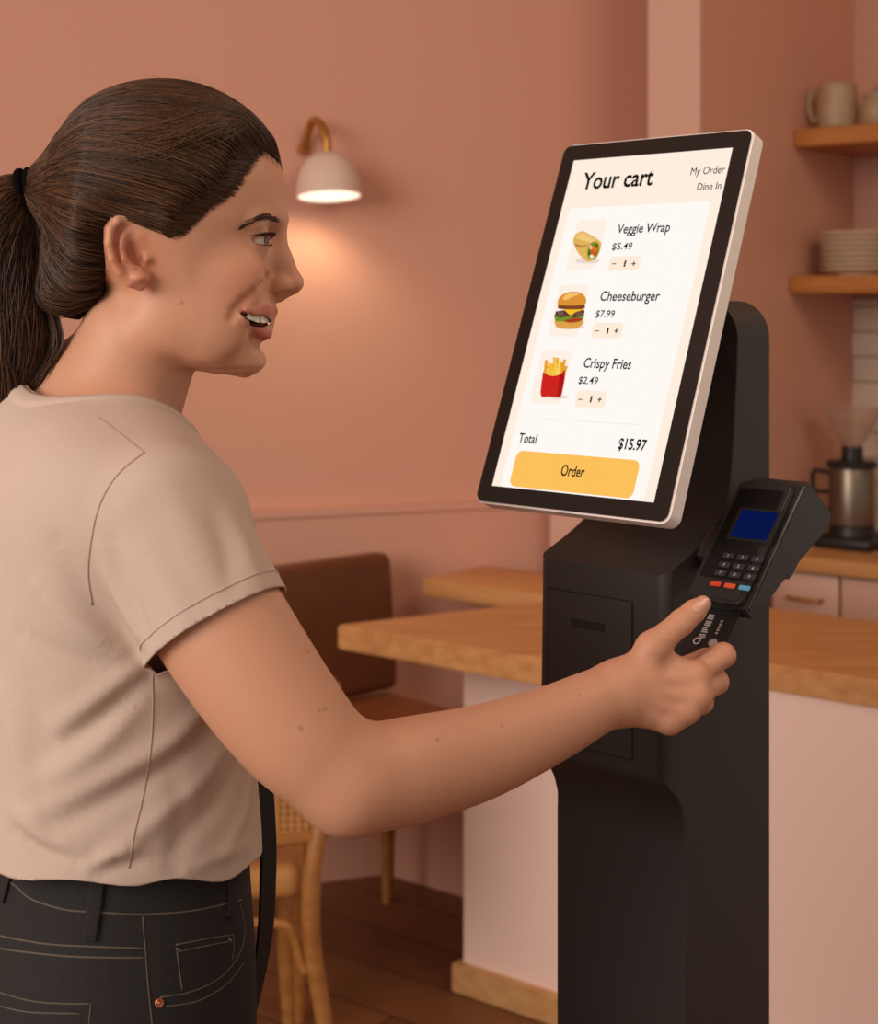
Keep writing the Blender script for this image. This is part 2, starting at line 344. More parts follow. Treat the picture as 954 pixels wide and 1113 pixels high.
bm = bmesh.new(); tube(bm, spline([(xx(362), .035, .795), (-.1, .03, .84), (-.25, .03, .845), (-WC-.03-xx(362), .035, .795)], 8), .0145, 10); obj('top_rail', bm, M_chairwood, cc)
bm = bmesh.new()
x0, x1, z0, z1 = -WC+.0, xx(350), zz(907), .825
def strip(a, b, wdt, y0):
    a = Vector(a); b = Vector(b); d = (b-a).normalized(); n = Vector((-d.y, d.x))*wdt
    lo = [bm.verts.new((p.x, y0, p.y)) for p in (a-n, b-n, b+n, a+n)]; hi = [bm.verts.new((p.x, y0+.0016, p.y)) for p in (a-n, b-n, b+n, a+n)]
    bm.faces.new(lo); bm.faces.new(hi[::-1])
    for i in range(4): bm.faces.new((lo[i], hi[i], hi[(i+1) % 4], lo[(i+1) % 4]))
sp = .0135
for i in range(int((x1-x0)/sp)+1): strip((x0+i*sp, z0), (x0+i*sp, z1), .0028, .012)
for i in range(int((z1-z0)/sp)+1): strip((x0, z0+i*sp), (x1, z0+i*sp), .0028, .0138)
for i in range(-int((z1-z0)/sp), int((x1-x0)/sp)+1, 1):
    a = x0+i*sp; h = z1-z0
    s0 = max(0, x0-a); s1 = min(h, x1-a)
    if s1 > s0: strip((a+s0, z0+s0), (a+s1, z0+s1), .0016, .0156); strip((a+s0, z1-s0), (a+s1, z1-s1), .0016, .0172)
obj('cane_panel', bm, M_cane, cc)
bm = bmesh.new(); box(bm, (xx(328)-.40, .02, .40), (xx(328), .335, .465), .025, 5); obj('seat', bm, M_cane, cc, 60)
for lx in (xx(328)-.04, xx(328)-.36):
    bm = bmesh.new(); tube(bm, [(lx, .295, .402), (lx, .305, .2), (lx+(.01 if lx > -.2 else -.01), .315, 0.002)], [.017, .016, .013], 12); obj('front_leg', bm, M_chairwood, cc)
bm = bmesh.new(); tube(bm, spline([(xx(332), .0, zz(1056)), (xx(327), .0, zz(1045)), (xx(318), .0, zz(1015)), (xx(302), .0, zz(1003)), (-.2, .0, zz(1000)), (-.28, 0, zz(1006)), (-WC-.03-xx(327), 0, zz(1045)), (-WC-.03-xx(332), 0, zz(1056))], 6), .009, 10); obj('brace', bm, M_chairwood, cc)
# ------------------------------------------------------------------ kiosk
KS = .92
YAW, TILT = math.radians(43.5), math.radians(21.4)
ur = np.array([math.cos(YAW), -math.sin(YAW), 0]); dk = np.array([math.sin(YAW), math.cos(YAW), 0]); uz = np.array([0, 0, 1.])
KO = np.array([.1622*KS, 1.574*KS, 0])                     # box front centre on the floor
HW = .0815*KS
M_kiosk = mat('kiosk black', srgb(46, 42, 39), .5, noise=((300, 300, 300), .4, srgb(40, 36, 34)), bump=(900, .10))
M_kfront = M_kiosk
M_groove = mat('groove black', srgb(10, 9, 8), .7, bump=(200, .05))
M_white = mat('white frame', srgb(250, 240, 234), .35, bump=(200, .03))
M_bezel = mat('bezel glass', srgb(30, 26, 24), .22, bump=(20, .005))
kiosk = empty('order_kiosk', tuple(KO), -YAW); tag(kiosk, 'black self-order kiosk with a tilted touchscreen showing a food cart', 'kiosk')
def kl(p): d = np.asarray(p)-KO; return np.array([np.dot(d, ur), np.dot(d, dk), d[2]])
def kside(px, py, x=None): x = HW if x is None else x; p = kl(hit(px, py, KO+ur*x, ur)); return (float(p[1]), float(p[2]))
def kfront(px, py, y=0.0): p = kl(hit(px, py, KO+dk*y, dk)); return (float(p[0]), float(p[2]))
zt = kside(721, 628)[1]; zb = kside(721, 851)[1]
yb = kside(836, 700)[0]; yc = kside(745.5, 950)[0]
ztop = kside(800, 327)[1]
up = [kside(*p) for p in ((735, 615), (748, 604), (762, 591), (773, 579), (782, 564), (788, 549), (792, 531), (794.5, 514), (797, 480), (798.5, 451), (800.5, 410), (801.5, 375))]
dn = [kside(*p) for p in ((728, 858), (736, 869), (741, 881), (744.5, 897))]
prof = [(0, zb), (0, zt)]+[u for u in up if u[1] > zt+.001 and u[0] > .003]+[(up[-1][0]+.001, ztop), (yb, ztop), (yb, 0), (yc, 0), (yc, dn[-1][1]-.02)]+dn[::-1]
bm = bmesh.new(); n = len(prof)
A = [bm.verts.new((-HW, y, z)) for y, z in prof]; B = [bm.verts.new((HW, y, z)) for y, z in prof]
bm.faces.new(A); bm.faces.new(B[::-1])
for i in range(n): bm.faces.new((A[i], B[i], B[(i+1) % n], A[(i+1) % n]))
bmesh.ops.recalc_face_normals(bm, faces=bm.faces); bm.edges.ensure_lookup_table()
def sel(f): return [e for e in bm.edges if f(e)]
def both(e, c): return all(c(v.co) for v in e.verts)
es = sel(lambda e: both(e, lambda c: abs(c.z-ztop) < 1e-5) and abs(e.verts[0].co.x-e.verts[1].co.x) < 1e-6)
bmesh.ops.bevel(bm, geom=es, offset=.036, segments=12, profile=.5, affect='EDGES')
es = sel(lambda e: both(e, lambda c: abs(c.y) < 1e-5) and abs(e.verts[0].co.x-e.verts[1].co.x) < 1e-6)
bmesh.ops.bevel(bm, geom=es, offset=.012, segments=6, profile=.5, affect='EDGES')
es = sel(lambda e: both(e, lambda c: abs(abs(c.x)-HW) < 1e-5) and len(e.link_faces) == 2 and e.calc_face_angle(0) > .8 and both(e, lambda c: c.z > .01))
bmesh.ops.bevel(bm, geom=es, offset=.0022, segments=2, profile=.5, affect='EDGES')
body = obj('cabinet', bm, M_kiosk, kiosk, 40, True)
# base plate, front door with slot
bm = bmesh.new(); box(bm, (-.17, -.12, 0), (.17, yb+.10, .012), .004); obj('base_plate', bm, M_kiosk, kiosk)
d0 = kfront(597, 640); d1 = kfront(687, 652); d2 = kfront(685, 825)
bm = bmesh.new(); box(bm, (d0[0]-.0012, -.0006, d2[1]-.0012), (d1[0]+.0012, .006, d0[1]+.0012)); obj('door_gap', bm, M_groove, kiosk)
bm = bmesh.new(); box(bm, (d0[0], -.0018, d2[1]), (d1[0], .004, d0[1]), .0009, 2); door = obj('door', bm, M_kfront, kiosk, 35, True)
s0 = kfront(622, 672); s1 = kfront(658, 686)
zc = (s0[1]+s1[1])/2
bm = bmesh.new(); box(bm, (s0[0], -.0024, zc-.004), (s1[0], .002, zc+.004), .0003, 1); obj('slot', bm, M_groove, door)

# screen: bottom right corner of the glass
BR = np.array([(726-CX)/FPX*1.45, 1.45, CZ-(570-HY)/FPX*1.45])*1.0
BR = np.array([BR[0]*KS, BR[1]*KS, CZ+(BR[2]-CZ)*KS])
SW, SH = .243*KS, .408*KS
sv = uz*math.cos(TILT)+dk*math.sin(TILT)                    # up the glass
sn = -dk*math.cos(TILT)+uz*math.sin(TILT)                   # out of the glass
SO = BR-ur*SW/2+sv*SH/2
Ms = Matrix((( *(ur),), (*(sv),), (*(sn),))).transposed().to_4x4(); Ms.translation = Vector(SO)
Mk = kiosk.matrix_basis.copy() if False else (Matrix.Translation(Vector(KO)) @ Matrix.Rotation(-YAW, 4, 'Z'))
SL = Mk.inverted() @ Ms                                     # screen frame in kiosk space
def spx(px, py): d = hit(px, py, SO, sn)-SO; return (float(np.dot(d, ur)), float(np.dot(d, sv)))
def rrect(x0, y0, x1, y1, r, seg=8):
    out = []
    for cx, cy, a in ((x1-r, y1-r, 0), (x0+r, y1-r, 90), (x0+r, y0+r, 180), (x1-r, y0+r, 270)):
        for k in range(seg+1): t = math.radians(a+90*k/seg); out.append((cx+r*math.cos(t), cy+r*math.sin(t)))
    return out
def slab(pts, z0, z1, bev=0):
    b = bmesh.new(); prism(b, pts, z0, z1)
    if bev:
        bmesh.ops.recalc_face_normals(b, faces=b.faces)
        es = [e for e in b.edges if abs(e.verts[0].co.z-e.verts[1].co.z) < 1e-7]
        bmesh.ops.bevel(b, geom=es, offset=bev, segments=3, affect='EDGES')
    return b
mon = obj('monitor_housing', slab(rrect(-SW/2, -SH/2, SW/2, SH/2, .010), -.019, 0, .0015), M_white, kiosk, 40); mon.matrix_local = SL
bz = obj('bezel', slab(rrect(-SW/2+.0016, -SH/2+.0016, SW/2-.0016, SH/2-.0016, .0085), .0, .0004), M_bezel, mon)
bm = slab(rrect(-.05, -.06, .05, .06, .008), -.05, -.0195); mb = obj('monitor_mount', bm, M_kiosk, kiosk); mb.matrix_local = SL @ Matrix.Translation((0, -.01, 0))
tl, tr, br_, bl = spx(624.5, 174.5), spx(799.5, 161), spx(707.5, 545.5), spx(534.5, 528.5)
dx0 = (tl[0]+bl[0])/2; dx1 = (tr[0]+br_[0])/2; dy1 = (tl[1]+tr[1])/2; dy0 = (bl[1]+br_[1])/2
disp = obj('display', slab([(dx0, dy0), (dx1, dy0), (dx1, dy1), (dx0, dy1)], .0004, .0007), glow('screen cream', srgb(255, 238, 222), 1.0), kiosk); disp.matrix_local = SL
G = {}
def gl(rgb, s=1.0):
    if rgb not in G: G[rgb] = glow('screen colour %d %d %d' % rgb, srgb(*rgb), s)
    return G[rgb]
def layer(name, polys, z=.0008, h=.00012):
    b = bmesh.new(); ms = []
    for i, (pts, col) in enumerate(polys):
        m = gl(col)
        if m not in ms: ms.append(m)
        n0 = len(b.faces); prism(b, pts, z, z+h+i*.00003); b.faces.ensure_lookup_table()
        for f in b.faces[n0:]: f.material_index = ms.index(m)
    return obj(name, b, ms, disp, None)
def uvp(u, v): return (dx0+(dx1-dx0)*u, dy1+(dy0-dy1)*v)
def uvpx(px, py):
    x, y = spx(px, py); return ((x-dx0)/(dx1-dx0), (y-dy1)/(dy0-dy1))
def rr(px0, py0, px1, py1, r):      # rounded box through two opposite corners given as pixels on the glass
    a = spx(px0, py0); c = spx(px1, py1); return rrect(min(a[0], c[0]), min(a[1], c[1]), max(a[0], c[0]), max(a[1], c[1]), r)
W_ = dx1-dx0; Hh = dy1-dy0
cardx = (dx0+W_*.055, dx1-W_*.055)
layer('content_card', [(rrect(cardx[0], spx(650, 482)[1], cardx[1], spx(640, 226)[1], .006), (255, 249, 244)), (rrect(cardx[0], dy0, cardx[1], spx(600, 455)[1], .002), (255, 249, 244))])
def font_text(s, a, b_, size, bold=0, name='text', col=(40, 30, 28), just='LEFT', z=.0016):
    """text set along the glass; a and b_ are pixels at the two ends of its baseline"""
    fc = bpy.data.curves.new(name, 'FONT'); fc.body = s; fc.size = size; fc.align_x = 'LEFT'; fc.extrude = .00003; fc.offset = bold; fc.resolution_u = 3
    to = bpy.data.objects.new(name, fc); COL.objects.link(to); bpy.context.view_layer.update()
    me = bpy.data.meshes.new_from_object(to.evaluated_get(bpy.context.evaluated_depsgraph_get())); bpy.data.objects.remove(to)
    co = np.array([v.co[:] for v in me.vertices]); w0, w1 = co[:, 0].min(), co[:, 0].max()
    pa = spx(*a); pb = spx(*b_); L = pb[0]-pa[0]
    for v in me.vertices:
        v.co.x = pa[0]+(v.co.x-w0)/(w1-w0)*L; v.co.y = v.co.y+(pa[1]+pb[1])/2; v.co.z += z
    return link(name, me, gl(col), disp)
mm = KS*1.45/FPX                       # metres per pixel about there
def txt(s, x0, y0, x1, y1, capz, bold=0, name='text', col=(26, 18, 17)):
    font_text(s, (x0, y0), (x1, y1), capz*mm/.62, bold, name, col)
txt('Your cart', 632, 206, 709, 202.5, 20.5, 0.0005, 'heading_text')
txt('My Order', 751, 191, 788, 189, 9, 0.0, 'my_order_text')
txt('Dine In', 758, 207.5, 784, 206, 8, .00005, 'dine_in_text')
txt('Veggie Wrap', 671, 253.5, 728, 253.5, 11, 0.00018, 'item_name_text')
txt('$5.49', 665.5, 272, 687, 272, 8, 0.0001, 'item_price_text')
txt('Cheeseburger', 652.5, 327.5, 717, 327.5, 11, 0.00018, 'item_name_text')
txt('$7.99', 647.5, 345.5, 668, 345.5, 8, 0.0001, 'item_price_text')
txt('Crispy Fries', 634.5, 400, 686, 402, 11, 0.00018, 'item_name_text')
txt('$2.49', 629, 417.5, 650, 418.5, 8, 0.0001, 'item_price_text')
txt('Total', 564, 481, 583, 483, 10.5, 0.0002, 'total_text')
txt('$15.97', 672, 488, 702, 491, 11.5, 0.0003, 'total_price_text')
layer('order_button', [(rrect(*spx(553.5, 528.5), *spx(697, 501), .007), (253, 193, 92))], .001)
txt('Order', 609.5, 518, 635, 519, 12, 0.00026, 'order_text', (60, 42, 24))
def hh(pts): return [spx(*p) for p in pts]
layer('divider_line', [(rrect(spx(594, 456)[0], spx(640, 459)[1], spx(700, 460)[0], spx(640, 458)[1], .0001), (246, 236, 228))], .001)
def ellp(cx, cy, rx, ry, rot=0, n=26, a0=0, a1=360):
    out = []
    for k in range(n+(a1-a0 < 360)):
        t = math.radians(a0+(a1-a0)*k/n); x = rx*math.cos(t); y = ry*math.sin(t); c, s = math.cos(math.radians(rot)), math.sin(math.radians(rot))
        out.append((cx+x*c-y*s, cy+x*s+y*c))
    return hh(out)
PAD = (255, 240, 228); ORG = (255, 236, 216)
rows = [((615, 294), (661, 238), 247, (660.5, 295), (698, 278.5)), ((595, 366), (641.5, 310), 320, (642, 368), (679, 351.5)), ((576, 438), (623, 381), 393, (624, 442.5), (661, 426))]
for (a, b_, yy, c0_, c1_) in rows:
    layer('picture_tile', [(rr(*a, *b_, .005), PAD)], .001)
    layer('quantity_stepper', [(rr(*c0_, *c1_, .0042), ORG)], .001)
    ym = (c0_[1]+c1_[1])/2+.5; xa = c0_[0]+.2*(c1_[0]-c0_[0]); xb = (c0_[0]+c1_[0])/2; xc = c0_[0]+.77*(c1_[0]-c0_[0])
    ma, pc_ = spx(xa, ym), spx(xc, ym); bar = lambda c, w_, h_: [(c[0]-w_, c[1]-h_), (c[0]+w_, c[1]-h_), (c[0]+w_, c[1]+h_), (c[0]-w_, c[1]+h_)]
    layer('minus_sign', [(bar(ma, .0024, .00045), (60, 45, 40))], .0013)
    layer('plus_sign', [(bar(pc_, .0024, .00045), (60, 45, 40)), (bar(pc_, .0006, .0022), (60, 45, 40))], .0013)
    txt('1', xb-.9, ym+3.4, xb+.9, ym+3.4, 7.5, .00002, 'quantity_text')
# wrap
pts = [((623.5, 262), (626, 256), (631, 252.5), (636, 252.5), (652, 262), (654, 268), (651, 277), (646, 283), (640, 285), (633, 280), (627, 272))]
spl = lambda p: [tuple(q) for q in spline(list(p)+[p[0]], 5)][:-1]
layer('wrap_picture', z=.0013, polys=[(ellp(639, 284, 13, 3), (232, 216, 204)), (hh(spl(pts[0])), (226, 178, 92)), (hh(spl(((626, 259), (631, 254.5), (636, 254.5), (648, 262), (642, 264), (634, 262)))), (240, 200, 120)), (hh(spl(((624, 265), (634, 267.5), (641, 266), (634, 269.5), (628, 269)))), (190, 130, 58)),
    (ellp(645.5, 273, 6.6, 10.4, 16), (204, 150, 64)), (ellp(645.5, 273.3, 5.7, 9.4, 16), (96, 138, 34)), (ellp(646, 273.5, 3.8, 6.6, 20), (214, 92, 36)), (ellp(643, 269.5, 1.8, 2.4, 0), (236, 190, 150)), (ellp(644, 279.5, 2.4, 2, 10), (240, 226, 190)), (ellp(649.5, 268, 1.4, 2.8, 20), (58, 104, 24)), (ellp(641.6, 276, 1.3, 3, 10), (60, 108, 26)), (ellp(647.5, 271.5, 1.6, 2, 0), (236, 128, 48)), (ellp(648, 277, 1.4, 1.6), (180, 64, 24))])
# burger
layer('burger_picture', z=.0013, polys=[(ellp(620, 355.5, 16, 3.2), (236, 220, 208)),
    (hh(spl(((603.5, 351), (606, 356), (615, 358), (627, 357.5), (633, 354), (634.5, 349), (620, 348), (605, 348)))), (226, 160, 74)),
    (hh(spl(((603, 344), (605, 349.5), (612, 350), (620, 351.5), (630, 350.5), (635, 346), (634, 341), (620, 342), (606, 341)))), (112, 146, 44)),
    (hh(spl(((613, 349), (620, 351), (631, 349.5), (634, 347), (624, 346.5)))), (176, 52, 36)),
    (hh(spl(((605, 339), (604.5, 343), (610, 346), (618, 344), (624, 346), (633, 344), (636, 340), (634, 337), (620, 337)))), (92, 58, 48)),
    (ellp(610, 341, 3.5, 2.6), (124, 84, 72)), (ellp(630, 341.5, 4, 2.6), (120, 80, 70)),
    (hh(spl(((612, 335.5), (618, 341), (622, 343.5), (626, 340), (635, 337), (634, 334), (620, 333.5)))), (250, 196, 40)),
    (hh(spl(((607.5, 333), (608, 336), (620, 337), (634, 336.5), (636.5, 334), (634, 331), (610, 331)))), (128, 66, 34)),
    (hh(spl(((606.5, 332), (609, 324), (616, 319), (624, 317.8), (632, 319), (637, 324), (636.5, 331), (622, 333)))), (222, 146, 54)),
    (hh(spl(((612, 325), (617, 320.5), (625, 319.5), (631, 321), (624, 323), (616, 327)))), (246, 192, 104))])
# fries
P = [(ellp(604, 432, 15, 2.6), (236, 222, 212))]
rf = random.Random(3)
for k in range(26):
    bx = 592+rf.random()*21; tx = bx+rf.uniform(-3, 5); ty = 388+rf.random()*13+abs(bx-603)*.35; wv = 1.3
    P.append((hh([(bx-wv, 412), (bx+wv, 412), (tx+wv, ty), (tx-wv, ty)]), [(246, 190, 62), (232, 160, 40), (252, 210, 98)][k % 3]))
P.append((hh(spl(((591.5, 405), (597, 408.5), (604, 409.5), (611, 407), (615.5, 404), (611, 430), (607, 432.5), (597, 431.5), (589, 430)))), (206, 36, 30)))
P.append((hh([(610, 408), (615.3, 404.4), (611, 430), (607, 432)]), (168, 24, 22)))
layer('fries_picture', P, .0013)

# ------------------------------------------------------------------ card terminal on the kiosk's right side
M_term = mat('terminal black', srgb(44, 40, 38), .38, bump=(700, .08))
M_term2 = mat('terminal glossy', srgb(26, 23, 22), .2, bump=(20, .005))
M_key = mat('key grey', srgb(48, 46, 50), .45, bump=(300, .05))
EL = math.radians(46.8)
TA = np.array([(746-CX)/FPX*1.385, 1.385, CZ-(650-HY)/FPX*1.385])     # lower left corner of the face
ta = dk*math.cos(EL)+uz*math.sin(EL)       # up the face
tn = -dk*math.sin(EL)+uz*math.cos(EL)      # out of the face
Mt = Matrix(((*ur,), (*ta,), (*tn,))).transposed().to_4x4(); Mt.translation = Vector(TA)
term = empty('card_terminal'); term.matrix_world = Mt
tag(term, 'black card terminal with keypad and blue screen on the side of the kiosk', 'card terminal')
TW = .062
def tl_(p): d = np.asarray(p)-TA; return np.array([np.dot(d, ur), np.dot(d, ta), np.dot(d, tn)])
def tface(px, py, z=0): p = tl_(hit(px, py, TA+tn*z, tn)); return (float(p[0]), float(p[1]))
def tside(px, py): p = tl_(hit(px, py, TA+ur*TW, ur)); return (float(p[1]), float(p[2]))
TLN = tside(889, 539)[0]-.009
sd = [tside(*p) for p in ((814, 676), (838, 653), (855.5, 630), (861, 630), (869, 614), (889, 590), (903, 573), (905, 556))]
bm = bmesh.new()
# lower shell: side outline extruded across the width
pr = [(.0, -.004), (.0, -.018)]+[(.004, sd[0][1])]+[(float(a), float(b_)) for a, b_ in sd[1:-1]]+[(float(sd[-1][0]), float(sd[-1][1])), (TLN+.010, -.010), (TLN+.001, -.004)]
A = [bm.verts.new((0.001, a, b_)) for a, b_ in pr]; B = [bm.verts.new((TW, a, b_)) for a, b_ in pr]
bm.faces.new(A); bm.faces.new(B[::-1]); n = len(pr)
for i in range(n): bm.faces.new((A[i], B[i], B[(i+1) % n], A[(i+1) % n]))
bmesh.ops.recalc_face_normals(bm, faces=bm.faces)
es = [e for e in bm.edges if abs(e.verts[0].co.x-e.verts[1].co.x) < 1e-6]
bmesh.ops.bevel(bm, geom=es, offset=.003, segments=3, affect='EDGES')
obj('lower_shell', bm, M_term, term, 40)
bm = slab(rrect(0, 0, TW-.006, TLN-.004, .006), -.0038, .004, .002); obj('upper_shell', bm, M_term, term, 40)
f0 = tface(770, 620, .004); 
xl, xr = .005, TW-.011
bm = slab(rrect(xl, .022, xr, TLN-.013, .003), .004, .0048, .0003); obj('fascia', bm, M_term2, term, 40)
sc = [tface(*p, .005) for p in ((811, 555), (849, 558), (830, 587.5), (790, 582.5))]
sx0 = (sc[0][0]+sc[3][0])/2; sx1 = (sc[1][0]+sc[2][0])/2; sy1 = (sc[0][1]+sc[1][1])/2; sy0 = (sc[2][1]+sc[3][1])/2
bm = slab(rrect(sx0-.004, sy0-.003, sx1+.004, sy1+.003, .001), .0049, .0052); obj('screen_frame', bm, M_groove, term)
bm = slab(rrect(sx0, sy0, sx1, sy1, .0005), .0053, .0057); obj('screen', bm, glow('terminal blue', srgb(6, 20, 72), 1.0), term)
M_mark = mat('key mark', srgb(176, 172, 180), .5, bump=(50, .01))
kx = [sx0+(sx1-sx0)*t for t in (.02, .42, .82)]
krows = [tface(786, 604, .005)[1], tface(781, 613.5, .005)[1], tface(773, 622, .005)[1]]
kw = (sx1-sx0)*.30
def keyrow(y, h, mats, marks):
    for i in range(3):
        b = slab(rrect(kx[i]+.0015, y-h/2, kx[i]+.0015+kw, y+h/2, .0012), .0049, .0066, .0004); k = obj('key', b, mats[i], term, 40)
        if marks:
            fc = bpy.data.curves.new('t', 'FONT'); fc.body = marks[i]; fc.size = .0046; fc.align_x = 'CENTER'; fc.extrude = .00004; fc.resolution_u = 2
            to = bpy.data.objects.new('t', fc); COL.objects.link(to); bpy.context.view_layer.update()
            me = bpy.data.meshes.new_from_object(to.evaluated_get(bpy.context.evaluated_depsgraph_get())); bpy.data.objects.remove(to)
            for v in me.vertices: v.co.x += kx[i]+.0015+kw/2; v.co.y += y-.0017; v.co.z += .0067
            link('key_mark', me, M_mark, k)
for r in range(3): keyrow(krows[r], .0056, [M_key]*3, [('1', '2', '3'), ('4', '5', '6'), ('7', '8', '9')][r])
M_red = mat('red key', srgb(206, 66, 44), .4, bump=(300, .03)); M_red2 = mat('orange red key', srgb(214, 84, 52), .4, bump=(300, .03)); M_blue = mat('blue key', srgb(86, 156, 186), .4, bump=(300, .03))
keyrow(tface(762, 632, .005)[1]-.0008, .0046, [M_red, M_red2, M_blue], None)
bm = bmesh.new(); box(bm, (.012, -.0012, -.0125), (TW-.014, .004, -.0065)); obj('card_slot', bm, M_groove, term)
bm = bmesh.new(); box(bm, (-(kl(TA)[0]-HW)+.0004, .05, -.03), (.0012, .085, -.008), .002); obj('mounting_bracket', bm, M_term, term)
# card, pushed into the slot
CWD = .042
card = empty('payment_card'); card.matrix_world = Mt @ Matrix.Translation((.031, -.0035, -.0092))
tag(card, 'black bank card held by the woman and pushed into the terminal', 'card')
M_card = mat('card black', srgb(30, 28, 28), .3, bump=(200, .02)); M_silver = mat('card print', srgb(190, 184, 178), .35, .3, bump=(40, .01))
CL = .046
bm = slab(rrect(-CWD/2, -CL, CWD/2, .010, .003), -.0004, .0004); obj('card_body', bm, M_card, card)
bm = bmesh.new(); rf = random.Random(5)
for gi in range(4):
    for k in range(3): 
        y0 = -.004-gi*.0068-k*.0019; box(bm, (-.008, y0-.0012, .0004), (-.0035+rf.random()*.002, y0, .0007))
obj('card_number', bm, M_silver, card)
bm = bmesh.new()
for k in range(5): box(bm, (.006, -.010-k*.003, .0004), (.0085, -.0085-k*.003+rf.random()*.001, .0006))
obj('card_name', bm, M_silver, card)
bm = bmesh.new(); lathe(bm, [(0, .0004), (.0042, .0004), (.0042, .0006), (0, .0006)], (.008, -.031, 0)); lathe(bm, [(.0022, .0006), (.0036, .0006), (.0036, .0008), (.0022, .0008)], (-.008, -.032, 0)); obj('card_emblem', bm, M_silver, card)
# ------------------------------------------------------------------ the woman: distance fields meshed with surface nets
f4 = np.float32
def A3(p): return np.asarray(p, f4)
def sd_cap(p, a, b, ra, rb=None):
    a = A3(a); b = A3(b); rb = ra if rb is None else rb; ab = b-a
    t = np.clip(((p-a)@ab)/max(float(ab@ab), 1e-12), 0, 1); q = p-a-t[:, None]*ab
    return np.sqrt((q*q).sum(1))-(ra+(rb-ra)*t)
def sd_chain(p, pts, rs, k=.004):
    d = None
    for i in range(len(pts)-1):
        e = sd_cap(p, pts[i], pts[i+1], rs[i], rs[i+1]); d = e if d is None else smin(d, e, k)
    return d
def sd_ell(p, c, r, ax=None):
    q = p-A3(c)
    if ax is not None: q = q@A3(ax).T
    r = A3(r); k0 = np.sqrt(((q/r)**2).sum(1)); k1 = np.sqrt(((q/(r*r))**2).sum(1))+1e-9
    return k0*(k0-1)/k1
def smin(a, b, k): h = np.clip(.5+.5*(b-a)/k, 0, 1); return b+(a-b)*h-k*h*(1-h)
def smax(a, b, k): return -smin(-a, -b, k)
def grad(f, p, e=4e-4):
    g = np.empty_like(p)
    for i in range(3):
        d = np.zeros(3, f4); d[i] = e; g[:, i] = (f(p+d)-f(p-d))/(2*e)
    return g
def project(f, p, it=3, clampd=.004):
    for _ in range(it):
        d = f(p); g = grad(f, p); n2 = (g*g).sum(1)+1e-6; s = np.clip(d/n2, -clampd/np.sqrt(n2), clampd/np.sqrt(n2)); p = p-(s[:, None]*g)
    return p.astype(f4)
